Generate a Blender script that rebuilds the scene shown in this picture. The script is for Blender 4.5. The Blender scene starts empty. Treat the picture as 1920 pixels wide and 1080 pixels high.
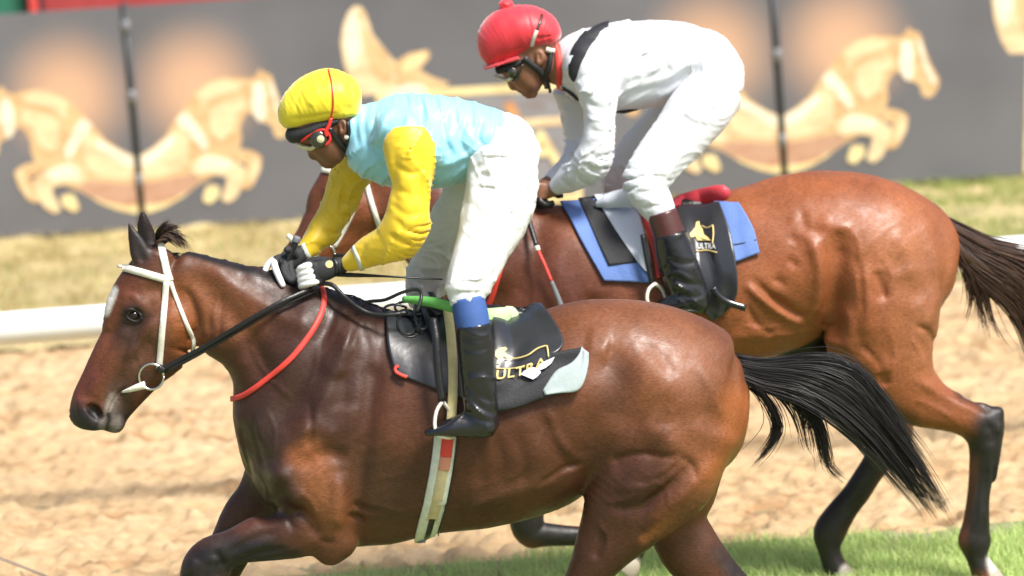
import bpy, math, random
import numpy as np
from mathutils import Vector, Matrix

random.seed(7)
rng = np.random.default_rng(7)
SC = bpy.context.scene
COL = SC.collection

# ------------------------------------------------------------------ camera
FPX = 9000.0                      # focal length in pixels of the 1920 px wide photograph
PITCH = math.atan(1520.0 / FPX)
ROLL = math.radians(4.3)
CP = np.array([0.0, -15.0 * math.cos(PITCH), 4.0])
FWD = np.array([0.0, math.cos(PITCH), -math.sin(PITCH)])
_up = np.array([0.0, math.sin(PITCH), math.cos(PITCH)])
_rt = np.array([1.0, 0.0, 0.0])
RGT = _rt * math.cos(ROLL) - _up * math.sin(ROLL)
UPV = _up * math.cos(ROLL) + _rt * math.sin(ROLL)
cd = bpy.data.cameras.new("camera")
cam = bpy.data.objects.new("camera", cd)
COL.objects.link(cam)
cam.matrix_world = Matrix(((RGT[0], UPV[0], -FWD[0], CP[0]), (RGT[1], UPV[1], -FWD[1], CP[1]),
                           (RGT[2], UPV[2], -FWD[2], CP[2]), (0, 0, 0, 1)))
cd.sensor_width = 36.0
cd.lens = 36.0 * FPX / 1920.0
cd.clip_start = 0.5
cd.clip_end = 3000.0
cd.dof.use_dof = True
cd.dof.focus_distance = 15.4
cd.dof.aperture_fstop = 2.3
SC.camera = cam

# ------------------------------------------------------------------ light
SUN_DIR = Vector((0.55, -0.56, 1.05)).normalized()      # towards the sun
elev = math.asin(SUN_DIR.z)
azim = math.atan2(SUN_DIR.x, SUN_DIR.y)                  # clockwise from +Y
W = bpy.data.worlds.new("World")
SC.world = W
W.use_nodes = True
nt = W.node_tree
sky = nt.nodes.new("ShaderNodeTexSky")
sky.sky_type = 'NISHITA'
sky.sun_disc = False
sky.sun_elevation = elev
sky.sun_rotation = azim
sky.air_density = 1.0
sky.dust_density = 4.0
nt.links.new(sky.outputs[0], nt.nodes["Background"].inputs[0])
nt.nodes["Background"].inputs[1].default_value = 0.072
sl = bpy.data.lights.new("sun", 'SUN')
sl.energy = 3.0
sl.angle = math.radians(16)
sl.color = (1.0, 0.965, 0.92)
so = bpy.data.objects.new("sun", sl)
COL.objects.link(so)
so.rotation_euler = SUN_DIR.to_track_quat('Z', 'Y').to_euler()
SC.view_settings.view_transform = 'Standard'
SC.view_settings.look = 'None'
SC.view_settings.exposure = 1.06
SC.view_settings.gamma = 1.0
SC.view_settings.use_curve_mapping = False

# ------------------------------------------------------------------ pixel <-> world
def PY(u, v, Y):
    """world point seen at pixel (u, v) in the vertical plane y = Y"""
    u = np.asarray(u, float); v = np.asarray(v, float); Y = np.asarray(Y, float)
    d = FWD + ((u - 960.0) / FPX)[..., None] * RGT + ((540.0 - v) / FPX)[..., None] * UPV
    t = (Y - CP[1]) / d[..., 1]
    return CP + d * t[..., None]

def PG(u, v, z=0.0):
    d = FWD + RGT * ((u - 960.0) / FPX) + UPV * ((540.0 - v) / FPX)
    return CP + d * ((z - CP[2]) / d[2])

def PROJ(p):
    q = np.asarray(p, float) - CP
    z = q @ FWD
    return 960.0 + FPX * (q @ RGT) / z, 540.0 - FPX * (q @ UPV) / z

class Ctx:
    """an animal and its rider: u, v lie in the vertical plane y = Y0, w runs away from the viewer, all in units of s metres"""
    def __init__(self, Y0, s):
        self.Y0, self.s = Y0, s
    def W(self, p):
        p = np.asarray(p, float)
        q = PY(p[..., 0], p[..., 1], self.Y0)
        q[..., 1] += p[..., 2] * self.s
        return q
    def obs(self, u, v, w):
        """model u, v of a point w deep that is seen at u, v"""
        q = PY(u, v, self.Y0 + w * self.s)
        q[1] = self.Y0
        return PROJ(q)

FRONT = Ctx(0.0, 1 / 600.0)
REAR = Ctx(1.95, 1 / 530.0)

# ------------------------------------------------------------------ objects
def wloc(o):
    l = Vector((0, 0, 0))
    while o:
        l = l + o.location
        o = o.parent
    return l

def thing(name, label, cat, loc=(0, 0, 0), group=None):
    o = bpy.data.objects.new(name, None)
    o.empty_display_size = 0.1
    COL.objects.link(o)
    o.location = loc
    o["label"] = label; o["category"] = cat
    if group: o["group"] = group
    return o

def tag(o, label, cat, group=None):
    o["label"] = label; o["category"] = cat
    if group: o["group"] = group
    return o

def obj(name, V, F, mat, parent=None, smooth=True, col=None, loc=None):
    """link one mesh; V in world metres, F a list of faces or an (n, 3|4) array"""
    V = np.asarray(V, np.float32).reshape(-1, 3)
    me = bpy.data.meshes.new(name)
    L = np.array(wloc(parent)) if parent else (np.array(loc) if loc is not None else np.zeros(3))
    V = V - L.astype(np.float32)
    if isinstance(F, np.ndarray):
        n, k = F.shape
        me.vertices.add(len(V)); me.vertices.foreach_set("co", V.ravel())
        me.loops.add(n * k); me.loops.foreach_set("vertex_index", F.astype(np.int32).ravel())
        me.polygons.add(n)
        me.polygons.foreach_set("loop_start", np.arange(0, n * k, k, dtype=np.int32))
        me.update(calc_edges=True)
    else:
        me.from_pydata(V.tolist(), [], [list(f) for f in F])
    me.polygons.foreach_set("use_smooth", [smooth] * len(me.polygons))
    if col is not None:
        a = me.color_attributes.new("Col", 'FLOAT_COLOR', 'POINT')
        c = np.ones((len(V), 4), np.float32); c[:, :3] = col
        a.data.foreach_set("color", c.ravel())
    for m in (mat if isinstance(mat, (list, tuple)) else [mat]):
        me.materials.append(m)
    me.validate()
    o = bpy.data.objects.new(name, me)
    COL.objects.link(o)
    if parent: o.parent = parent
    elif loc is not None: o.location = loc
    return o

def structure(o):
    o["kind"] = "structure"; return o

class MB:
    """collects shapes for one mesh"""
    def __init__(self): self.V = []; self.F = []; self.n = 0
    def add(self, V, F):
        V = np.asarray(V, float).reshape(-1, 3)
        self.V.append(V); self.F += [[i + self.n for i in f] for f in F]; self.n += len(V)
    def box(self, lo, hi):
        (a, b, c), (d, e, f) = lo, hi
        self.add([(a, b, c), (d, b, c), (d, e, c), (a, e, c), (a, b, f), (d, b, f), (d, e, f), (a, e, f)],
                 [(0, 3, 2, 1), (4, 5, 6, 7), (0, 1, 5, 4), (1, 2, 6, 5), (2, 3, 7, 6), (3, 0, 4, 7)])
    def build(self, name, mat, parent=None, smooth=True, **k):
        return obj(name, np.concatenate(self.V), self.F, mat, parent, smooth, **k)

def bevel(o, w, seg=2):
    m = o.modifiers.new("bevel", 'BEVEL'); m.width = w; m.segments = seg; m.limit_method = 'ANGLE'
    return o

# ------------------------------------------------------------------ curves
def spline(P, n=6):
    """Catmull-Rom through the rows of P"""
    P = np.asarray(P, float)
    if len(P) == 2:
        t = np.linspace(0, 1, n + 1)[:, None]
        return P[0] * (1 - t) + P[1] * t
    E = np.vstack([2 * P[0] - P[1], P, 2 * P[-1] - P[-2]])
    out = []
    for i in range(1, len(E) - 2):
        a, b, c, d = E[i - 1], E[i], E[i + 1], E[i + 2]
        for t in np.arange(n) / n:
            out.append(0.5 * (2 * b + (c - a) * t + (2 * a - 5 * b + 4 * c - d) * t * t + (3 * b - a - 3 * c + d) * t ** 3))
    out.append(P[-1])
    return np.array(out)

def tube(pts, r, seg=8, flat=1.0, ref=(0, 0, 1)):
    """tube of points along pts (any space)"""
    pts = np.asarray(pts, float); n = len(pts)
    r = np.broadcast_to(np.asarray(r, float), (n,))
    T = np.gradient(pts, axis=0); T /= np.linalg.norm(T, axis=1)[:, None] + 1e-12
    ref = np.asarray(ref, float)
    A = np.cross(T, ref); ln = np.linalg.norm(A, axis=1)
    A[ln < 1e-3] = np.cross(T[ln < 1e-3], [1, 0.3, 0])
    A /= np.linalg.norm(A, axis=1)[:, None] + 1e-12
    B = np.cross(T, A)
    an = np.arange(seg) * 2 * math.pi / seg
    V = pts[:, None, :] + r[:, None, None] * (np.cos(an)[None, :, None] * A[:, None, :] + flat * np.sin(an)[None, :, None] * B[:, None, :])
    F = []
    for i in range(n - 1):
        for j in range(seg):
            k = (j + 1) % seg
            F.append((i * seg + j, i * seg + k, (i + 1) * seg + k, (i + 1) * seg + j))
    F.append(tuple(range(seg))[::-1]); F.append(tuple((n - 1) * seg + j for j in range(seg)))
    return V.reshape(-1, 3), F

def strip(pts, nrm, width, thick):
    """a strap: rectangular section swept along pts, lying on normals nrm"""
    pts = np.asarray(pts, float); n = len(pts)
    T = np.gradient(pts, axis=0); T /= np.linalg.norm(T, axis=1)[:, None] + 1e-12
    S = np.cross(T, nrm); S /= np.linalg.norm(S, axis=1)[:, None] + 1e-12
    N = np.cross(S, T)
    w = np.broadcast_to(np.asarray(width, float), (n,))[:, None] / 2
    th = thick
    sec = [(-1, 0), (-.94, 1), (0, 1.12), (.94, 1), (1, 0)]
    V = np.stack([pts + S * w * a + N * th * b for a, b in sec], 1)
    m = len(sec); F = []
    for i in range(n - 1):
        for j in range(m):
            k = (j + 1) % m
            F.append((i * m + j, i * m + k, (i + 1) * m + k, (i + 1) * m + j))
    F.append(tuple(range(m))[::-1]); F.append(tuple((n - 1) * m + j for j in range(m)))
    return V.reshape(-1, 3), F

# ------------------------------------------------------------------ implicit bodies
class Vol:
    """signed distance grid in model units; shapes blend smoothly, surface nets turn it into one mesh"""
    def __init__(self, cx, lo, hi, h):
        self.cx, self.h = cx, h
        self.lo = np.array(lo, float)
        self.ax = [np.arange(lo[i], hi[i] + h, h, dtype=np.float32) for i in range(3)]
        self.D = np.full([len(a) for a in self.ax], 500.0, np.float32)
    def _sl(self, lo, hi):
        r = []
        for i in range(3):
            a = int(np.floor((lo[i] - self.lo[i]) / self.h)); b = int(np.ceil((hi[i] - self.lo[i]) / self.h)) + 1
            r.append(slice(max(0, min(a, len(self.ax[i]))), max(0, min(b, len(self.ax[i])))))
        return tuple(r)
    def model(self, st):
        st = np.array(st, float)
        for r in st:
            r[0], r[1] = self.cx.obs(r[0], r[1], r[2])
        return st
    def chain(self, st, k=10.0, n=4, cap=1.0, sub=False, egg=0.0, raw=False, sq=2.0):
        """st rows: u, v (as seen), w, half thickness in the picture plane, half thickness in depth"""
        st = np.array(st, float)
        if not raw: st = self.model(st)
        P = spline(st, n) if len(st) > 1 else np.vstack([st, st + np.array([[1e-3, 0, 0, 0, 0]])])
        pad = k + 4 * self.h
        R = P[:, 3:5].max(1)
        lo = (P[:, :3] - R[:, None]).min(0) - pad; hi = (P[:, :3] + R[:, None]).max(0) + pad
        B = self._sl(lo, hi)
        if any(s.stop <= s.start for s in B): return
        T = np.full([s.stop - s.start for s in B], 500.0, np.float32)
        o = [s.start for s in B]
        for i in range(len(P) - 1):
            A, C = P[i], P[i + 1]
            rm = max(R[i], R[i + 1]) + pad
            b = self._sl(np.minimum(A[:3], C[:3]) - rm, np.maximum(A[:3], C[:3]) + rm)
            b = tuple(slice(max(b[j].start, B[j].start), min(b[j].stop, B[j].stop)) for j in range(3))
            if any(s.stop <= s.start for s in b): continue
            X = self.ax[0][b[0]][:, None, None]; Y = self.ax[1][b[1]][None, :, None]; Z = self.ax[2][b[2]][None, None, :]
            d = (C - A)[:3]; L2 = max(float(d @ d), 1e-9); e = d / math.sqrt(L2)
            nn = np.array([-e[1], e[0], 0.0]); ln = np.linalg.norm(nn)
            nn = nn / ln if ln > 1e-3 else np.array([1.0, 0, 0])
            mm = np.cross(e, nn)
            x, y, z = X - A[0], Y - A[1], Z - A[2]
            ax_ = x * e[0] + y * e[1] + z * e[2]
            t = np.clip(ax_ / math.sqrt(L2), 0, 1).astype(np.float32)
            a = A[3] + (C[3] - A[3]) * t; bb = A[4] + (C[4] - A[4]) * t
            c = cap * np.minimum(a, bb)
            p = x * nn[0] + y * nn[1] + z * nn[2]
            q = x * mm[0] + y * mm[1] + z * mm[2]
            r = ax_ - t * math.sqrt(L2)
            if egg: bb = bb * (1 + egg * np.clip(p / a, -1, 1) * (1 if nn[1] > 0 else -1))
            if sq == 2.0:
                k0 = np.sqrt((p / a) ** 2 + (q / bb) ** 2 + (r / c) ** 2)
            else:
                k0 = (np.abs(p / a) ** sq + np.abs(q / bb) ** sq + np.abs(r / c) ** sq) ** (1 / sq)
            k1 = np.sqrt((p / a ** 2) ** 2 + (q / bb ** 2) ** 2 + (r / c ** 2) ** 2)
            dd = (k0 * (k0 - 1) / np.maximum(k1, 1e-5)).astype(np.float32)
            s = tuple(slice(b[j].start - o[j], b[j].stop - o[j]) for j in range(3))
            T[s] = np.minimum(T[s], dd)
        D = self.D[B]
        if sub:
            T = -T
            h = np.maximum(k - np.abs(D - T), 0) / k
            self.D[B] = np.maximum(D, T) + h * h * k * 0.25
        else:
            h = np.maximum(k - np.abs(D - T), 0) / k
            self.D[B] = np.minimum(D, T) - h * h * k * 0.25
    def ball(self, u, v, w, a, b, k=10.0, sub=False, c=None, ang=0.0):
        """ellipsoid: a along its own axis (turned by ang degrees), c across it, b in depth"""
        c = a if c is None else c
        du, dv = math.cos(math.radians(ang)), math.sin(math.radians(ang))
        m = max(a - c, 0.0)
        if m < 1e-3:
            self.chain([(u, v, w, c, b)], k=k, sub=sub, cap=1.0)
        else:
            rows = []
            for t in np.linspace(-1, 1, 7):
                f = math.sqrt(max(1 - (t * m / a) ** 2, 0.02))
                rows.append((u + du * m * t, v + dv * m * t, w, c * f, b * f))
            self.chain(rows, k=k, sub=sub, n=2)
    def stroke(self, pts, width, amp, side=-1):
        """groove (amp > 0) or ridge (amp < 0) along a line seen at pts; side -1 near flank only, +1 far only"""
        P = spline(np.array(pts, float), 5)
        lo = P.min(0) - 3 * width; hi = P.max(0) + 3 * width
        B = self._sl((lo[0], lo[1], -1e9), (hi[0], hi[1], 1e9))
        if any(s.stop <= s.start for s in B): return
        w = self.ax[2][B[2]]
        X = self.ax[0][B[0]][:, None]; Y = self.ax[1][B[1]][None, :] - 0.166 * side * 100.0
        best = np.full((X.shape[0], Y.shape[1]), 1e9, np.float32); tt = np.zeros_like(best)
        n = len(P) - 1
        for i in range(n):
            a, d = P[i], P[i + 1] - P[i]
            t = np.clip(((X - a[0]) * d[0] + (Y - a[1]) * d[1]) / max(d @ d, 1e-9), 0, 1)
            q = (X - a[0] - d[0] * t) ** 2 + (Y - a[1] - d[1] * t) ** 2
            m = q < best
            best[m] = q[m]; tt[m] = ((i + t) / n)[m]
        fade = np.clip(np.minimum(tt, 1 - tt) * 5, 0.0, 1)
        g = amp * np.exp(-best / width ** 2) * fade
        mask = np.clip(w * side / 25.0, 0, 1)
        self.D[B] += (g[:, :, None] * mask[None, None, :]).astype(np.float32)
    def noise(self, amp, scale, seed=0):
        """gentle uneven relief from a few sines"""
        r = np.random.default_rng(seed)
        X = self.ax[0][:, None, None]; Y = self.ax[1][None, :, None]; Z = self.ax[2][None, None, :]
        for i in range(5):
            d = r.normal(size=3); d /= np.linalg.norm(d); d *= 2 * math.pi / (scale * (0.6 + 0.9 * r.random()))
            self.D += (amp / 2.2 * np.sin(X * d[0] + Y * d[1] + Z * d[2] + r.random() * 6.28)).astype(np.float32)
    def wrinkle(self, amp, wl, d, seed=0, warp=1.6, patch=110.0, dense=0.1):
        """folds of cloth: warped ridges running across direction d, in patches"""
        I = np.nonzero(np.abs(self.D) < 14)
        p = [self.ax[i][I[i]].astype(np.float64) for i in range(3)]
        r = np.random.default_rng(seed)
        d = np.array(d, float); d /= np.linalg.norm(d)
        def waves(n, L):
            g = np.zeros(len(p[0]))
            for _ in range(n):
                k = r.normal(size=3); k *= 2 * math.pi / (np.linalg.norm(k) * L * (0.7 + 0.8 * r.random()))
                g += np.sin(p[0] * k[0] + p[1] * k[1] + p[2] * k[2] + r.random() * 6.28)
            return g
        ph = math.pi / wl * (p[0] * d[0] + p[1] * d[1] + p[2] * d[2]) + warp * waves(3, wl * 4) * 0.7
        g = (1 - np.abs(np.sin(ph))) ** 2.4
        m = np.clip(0.5 + dense + 0.45 * waves(3, patch), 0, 1)
        self.D[I] -= (1.35 * amp * (g - 0.22) * m).astype(np.float32)
    def mesh(self, smooth=2):
        D = self.D; S = D < 0
        c = np.zeros([n - 1 for n in D.shape], np.int8)
        for i in (0, 1):
            for j in (0, 1):
                for k in (0, 1):
                    c += S[i:i + c.shape[0], j:j + c.shape[1], k:k + c.shape[2]]
        mix = (c > 0) & (c < 8)
        I = np.argwhere(mix)
        idx = np.full(mix.shape, -1, np.int64); idx[mix] = np.arange(len(I))
        pos = np.zeros((len(I), 3)); cnt = np.zeros(len(I))
        corners = [(i, j, k) for i in (0, 1) for j in (0, 1) for k in (0, 1)]
        dv = {q: D[I[:, 0] + q[0], I[:, 1] + q[1], I[:, 2] + q[2]] for q in corners}
        for q in corners:
            for a in range(3):
                if q[a] == 0:
                    r = list(q); r[a] = 1; r = tuple(r)
                    A, Bv = dv[q], dv[r]
                    m = (A < 0) != (Bv < 0)
                    t = A[m] / (A[m] - Bv[m])
                    p = np.tile(np.array(q, float), (m.sum(), 1)); p[:, a] = t
                    pos[m] += p; cnt[m] += 1
        V = (I + pos / cnt[:, None]) * self.h + self.lo
        Q = []
        for a in range(3):
            b, c2 = (a + 1) % 3, (a + 2) % 3
            s0 = [slice(1, -1)] * 3; s1 = [slice(1, -1)] * 3
            s0[a] = slice(0, -1); s1[a] = slice(1, None)
            e = S[tuple(s0)] != S[tuple(s1)]
            E = np.argwhere(e); E[:, b] += 1; E[:, c2] += 1
            inside = S[E[:, 0], E[:, 1], E[:, 2]]
            def cell(db, dc):
                x = E.copy(); x[:, b] += db; x[:, c2] += dc
                return idx[x[:, 0], x[:, 1], x[:, 2]]
            q = np.stack([cell(-1, -1), cell(0, -1), cell(0, 0), cell(-1, 0)], 1)
            q[~inside] = q[~inside][:, ::-1]
            Q.append(q)
        Q = np.concatenate(Q); Q = Q[(Q >= 0).all(1)]
        if smooth:
            e0 = np.concatenate([Q[:, i] for i in range(4)]); e1 = np.concatenate([Q[:, (i + 1) % 4] for i in range(4)])
            deg = np.bincount(e0, minlength=len(V)) + np.bincount(e1, minlength=len(V))
            for it in range(smooth):
                for lam in (0.5, -0.45):
                    A = np.stack([np.bincount(e0, V[e1, i], len(V)) + np.bincount(e1, V[e0, i], len(V)) for i in range(3)], 1)
                    V = V + lam * (A / np.maximum(deg, 1)[:, None] - V)
        return V, Q
    # --- surface queries
    def samp(self, p):
        g = (np.asarray(p, float) - self.lo) / self.h
        g = np.clip(g, 0, np.array(self.D.shape) - 1.001)
        i = g.astype(int); f = g - i
        out = 0
        for a in (0, 1):
            for b in (0, 1):
                for c in (0, 1):
                    wt = (f[..., 0] if a else 1 - f[..., 0]) * (f[..., 1] if b else 1 - f[..., 1]) * (f[..., 2] if c else 1 - f[..., 2])
                    out = out + wt * self.D[i[..., 0] + a, i[..., 1] + b, i[..., 2] + c]
        return out
    def grad(self, p):
        e = self.h * 1.5; g = []
        for a in range(3):
            d = np.zeros(3); d[a] = e
            g.append(self.samp(p + d) - self.samp(p - d))
        g = np.stack(g, -1)
        return g / (np.linalg.norm(g, axis=-1, keepdims=True) + 1e-9)
    def ray(self, u, v, far=False):
        """first point of the body seen at (u, v); missing ones are nan"""
        u = np.atleast_1d(np.asarray(u, float)); v = np.atleast_1d(np.asarray(v, float))
        ws = np.arange(self.ax[2][0] + self.h, self.ax[2][-1] - self.h, self.h * 0.5)
        if far: ws = ws[::-1]
        out = np.full((len(u), 3), np.nan); prev = None; pd = None
        for w in ws:
            p = np.stack([u + 0.0125 * w, v + 0.166 * w, np.full_like(u, w)], 1)
            d = self.samp(p)
            if prev is not None:
                m = np.isnan(out[:, 0]) & (d < 0)
                if m.any():
                    t = np.clip(pd[m] / np.maximum(pd[m] - d[m], 1e-6), 0, 1)[:, None]
                    out[m] = prev[m] + (p[m] - prev[m]) * t
            prev, pd = p, d
        return out
    def lay(self, uv, off=3.0, far=False):
        """points on the near surface under the seen points uv, lifted by off; gaps are bridged"""
        uv = np.asarray(uv, float).reshape(-1, 2)
        p = self.ray(uv[:, 0], uv[:, 1], far)
        for s in range(1, 26):
            m = np.isnan(p[:, 0])
            if not m.any(): break
            q = self.ray(uv[m, 0], uv[m, 1] + 3.0 * s, far)
            q[:, 1] -= 3.0 * s
            p[m] = q
        m = np.isnan(p[:, 0])
        if m.any():
            p[m] = np.stack([uv[m, 0], uv[m, 1], np.zeros(m.sum())], 1)
        n = self.grad(p)
        n[np.abs(n).sum(1) < 0.1] = (0, 0, 1 if far else -1)
        return p + n * off, n
    def strap(self, uv, width, thick=2.5, n=5, off=0.5, far=False):
        s = spline(np.array(uv, float), n)
        p, nr = self.lay(s, off, far)
        for _ in range(2):
            p[1:-1] = 0.25 * p[:-2] + 0.5 * p[1:-1] + 0.25 * p[2:]
        V, F = strip(p, nr, width, thick)
        return self.cx.W(V), F
    def on_sheet(self, uv, h):
        """points h above the cloth laid last, under the seen points uv"""
        q, n = self.sheet
        u, v = PROJ(self.cx.W(q)); S = np.stack([u, v], 1)
        uv = np.asarray(uv, float); out = np.zeros((len(uv), 3)); h = np.broadcast_to(np.asarray(h, float), (len(uv),))
        for i, a in enumerate(uv):
            d = ((S - a) ** 2).sum(1); k = np.argpartition(d, 6)[:6]
            w = 1 / (d[k] + 1.0); w /= w.sum()
            p = w @ q[k]; m = w @ n[k]
            s_ = w @ S[k]
            p[:2] += a - s_
            out[i] = p + m * h[i]
        return out
    def patch(self, left, right, nu, nv, off=4.0, thick=3.0, wav=0.0, seed=1):
        """cloth sheet between two seen edges (left and right polylines, top to bottom), laid on the body"""
        Lp = spline(np.array(left, float), 8); Rp = spline(np.array(right, float), 8)
        def res(P):
            d = np.concatenate([[0], np.cumsum(np.linalg.norm(np.diff(P, axis=0), axis=1))])
            t = np.linspace(0, d[-1], nv)
            return np.stack([np.interp(t, d, P[:, i]) for i in (0, 1)], 1)
        A, B = res(Lp), res(Rp)
        t = np.linspace(0, 1, nu)[None, :, None]
        G = (A[:, None, :] * (1 - t) + B[:, None, :] * t).reshape(-1, 2)
        p, n = self.lay(G, off)
        n = n.reshape(nv, nu, 3); p = p.reshape(nv, nu, 3)
        for _ in range(2):
            p[1:-1] = 0.25 * p[:-2] + 0.5 * p[1:-1] + 0.25 * p[2:]
            p[:, 1:-1] = 0.25 * p[:, :-2] + 0.5 * p[:, 1:-1] + 0.25 * p[:, 2:]
        if wav:
            r = np.random.default_rng(seed); g = np.zeros((nv, nu))
            a = np.linspace(0, 1, nv)[:, None]; b = np.linspace(0, 1, nu)[None, :]
            for i in range(5):
                fx, fy = r.uniform(-9, 9), r.uniform(-5, 5)
                g += np.sin(fx * b + fy * a + 1.2 * np.sin(4 * a * b + r.random() * 6) + r.random() * 6.28)
            g = np.clip(0.5 + 0.2 * g, 0, 1)
            p = p + n * (g * g * (3 - 2 * g) * wav * 1.3)[..., None]
        q = p + n * thick
        self.sheet = (q.reshape(-1, 3), n.reshape(-1, 3))
        V = np.concatenate([p.reshape(-1, 3), q.reshape(-1, 3)]); o = nu * nv
        F = []
        for i in range(nv - 1):
            for j in range(nu - 1):
                k = i * nu + j
                F.append((k, k + nu, k + nu + 1, k + 1)); F.append((o + k, o + k + 1, o + k + nu + 1, o + k + nu))
        ring = [j for j in range(nu)] + [i * nu + nu - 1 for i in range(1, nv)] + [(nv - 1) * nu + j for j in range(nu - 2, -1, -1)] + [i * nu for i in range(nv - 2, 0, -1)]
        for i in range(len(ring)):
            a_, b_ = ring[i], ring[(i + 1) % len(ring)]
            F.append((a_, b_, o + b_, o + a_))
        return self.cx.W(V), F

# ------------------------------------------------------------------ materials
def mat(name, col, rough=0.6, spec=0.5, metal=0.0, bump=0.0, bscale=200.0, vary=0.0, vscale=8.0, coat=0.0, vcol=False, sheen=0.0, sub=0.0, stretch=None):
    m = bpy.data.materials.new(name); m.use_nodes = True
    t = m.node_tree; b = t.nodes["Principled BSDF"]
    b.inputs["Base Color"].default_value = (*col, 1)
    b.inputs["Roughness"].default_value = rough
    b.inputs["Specular IOR Level"].default_value = spec
    b.inputs["Metallic"].default_value = metal
    b.inputs["Coat Weight"].default_value = coat
    b.inputs["Coat Roughness"].default_value = 0.25
    b.inputs["Sheen Weight"].default_value = sheen
    b.inputs["Sheen Roughness"].default_value = 0.35
    if sub:
        b.inputs["Subsurface Weight"].default_value = sub
        b.inputs["Subsurface Radius"].default_value = (0.01, 0.004, 0.002)
    tc = t.nodes.new("ShaderNodeTexCoord")
    src = tc.outputs["Object"]
    if stretch:
        mp = t.nodes.new("ShaderNodeMapping"); mp.inputs["Scale"].default_value = stretch
        t.links.new(src, mp.inputs[0]); src = mp.outputs[0]
    base = None
    if vcol:
        at = t.nodes.new("ShaderNodeAttribute"); at.attribute_name = "Col"
        base = at.outputs["Color"]
    if vary:
        n = t.nodes.new("ShaderNodeTexNoise"); n.inputs["Scale"].default_value = vscale; n.inputs["Detail"].default_value = 6
        t.links.new(src, n.inputs["Vector"])
        mr = t.nodes.new("ShaderNodeMapRange"); mr.inputs[1].default_value = 0.3; mr.inputs[2].default_value = 0.7
        mr.inputs[3].default_value = 1 - vary; mr.inputs[4].default_value = 1 + vary
        t.links.new(n.outputs["Fac"], mr.inputs[0])
        mx = t.nodes.new("ShaderNodeVectorMath"); mx.operation = 'SCALE'
        if base: t.links.new(base, mx.inputs[0])
        else: mx.inputs[0].default_value = col
        t.links.new(mr.outputs[0], mx.inputs["Scale"])
        base = mx.outputs[0]
    if base: t.links.new(base, b.inputs["Base Color"])
    if bump:
        n2 = t.nodes.new("ShaderNodeTexNoise"); n2.inputs["Scale"].default_value = bscale; n2.inputs["Detail"].default_value = 4
        t.links.new(src, n2.inputs["Vector"])
        bp = t.nodes.new("ShaderNodeBump"); bp.inputs["Strength"].default_value = bump; bp.inputs["Distance"].default_value = 0.004
        t.links.new(n2.outputs["Fac"], bp.inputs["Height"]); t.links.new(bp.outputs[0], b.inputs["Normal"])
    return m

M = {}
M['coat'] = mat('horse_coat', (0.15, 0.05, 0.02), 0.46, 0.40, vcol=True, vary=0.16, vscale=7)
def coat_detail(m):
    t = m.node_tree; b = t.nodes["Principled BSDF"]
    tc = t.nodes.new("ShaderNodeTexCoord")
    n = t.nodes.new("ShaderNodeTexNoise"); n.inputs["Scale"].default_value = 14; n.inputs["Detail"].default_value = 8; n.inputs["Roughness"].default_value = 0.7
    t.links.new(tc.outputs["Object"], n.inputs["Vector"])
    mr = t.nodes.new("ShaderNodeMapRange"); mr.inputs[1].default_value = 0.35; mr.inputs[2].default_value = 0.65; mr.inputs[3].default_value = 0.34; mr.inputs[4].default_value = 0.62
    t.links.new(n.outputs["Fac"], mr.inputs[0]); t.links.new(mr.outputs[0], b.inputs["Roughness"])
    # short hair: very fine streaks in colour and relief
    mp = t.nodes.new("ShaderNodeMapping"); mp.inputs["Scale"].default_value = (70, 200, 260); mp.inputs["Rotation"].default_value = (0, 0.5, 0)
    t.links.new(tc.outputs["Object"], mp.inputs[0])
    h = t.nodes.new("ShaderNodeTexNoise"); h.inputs["Scale"].default_value = 1.0; h.inputs["Detail"].default_value = 3
    t.links.new(mp.outputs[0], h.inputs["Vector"])
    old = b.inputs["Base Color"].links[0].from_socket
    mr2 = t.nodes.new("ShaderNodeMapRange"); mr2.inputs[1].default_value = 0.3; mr2.inputs[2].default_value = 0.7; mr2.inputs[3].default_value = 0.72; mr2.inputs[4].default_value = 1.28
    t.links.new(h.outputs["Fac"], mr2.inputs[0])
    mx = t.nodes.new("ShaderNodeVectorMath"); mx.operation = 'SCALE'
    t.links.new(old, mx.inputs[0]); t.links.new(mr2.outputs[0], mx.inputs["Scale"]); t.links.new(mx.outputs[0], b.inputs["Base Color"])
    bp = t.nodes.new("ShaderNodeBump"); bp.inputs["Strength"].default_value = 0.22; bp.inputs["Distance"].default_value = 0.003
    t.links.new(h.outputs["Fac"], bp.inputs["Height"])
    n3 = t.nodes.new("ShaderNodeTexNoise"); n3.inputs["Scale"].default_value = 28; n3.inputs["Detail"].default_value = 3
    t.links.new(tc.outputs["Object"], n3.inputs["Vector"])
    bp2 = t.nodes.new("ShaderNodeBump"); bp2.inputs["Strength"].default_value = 0.16; bp2.inputs["Distance"].default_value = 0.012
    t.links.new(n3.outputs["Fac"], bp2.inputs["Height"]); t.links.new(bp.outputs[0], bp2.inputs["Normal"]); t.links.new(bp2.outputs[0], b.inputs["Normal"])
coat_detail(M['coat'])
M['lid'] = mat('dark_eyelid_skin', (0.018, 0.013, 0.012), 0.6, 0.3)
M['hair_black'] = mat('black_hair', (0.012, 0.010, 0.010), 0.42, 0.45)
M['hair_brown'] = mat('brown_hair', (0.06, 0.030, 0.019), 0.42, 0.5)
M['eye'] = mat('horse_eye', (0.010, 0.007, 0.006), 0.14, 0.5)
M['hoof'] = mat('hoof_horn', (0.35, 0.30, 0.24), 0.6, vary=0.2)
M['strap_white'] = mat('white_strap', (0.74, 0.72, 0.62), 0.5, bump=0.3, bscale=120, vary=0.12, vscale=30)
M['leather'] = mat('black_leather', (0.011, 0.012, 0.013), 0.36, 0.5, bump=0.35, bscale=90)
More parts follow.
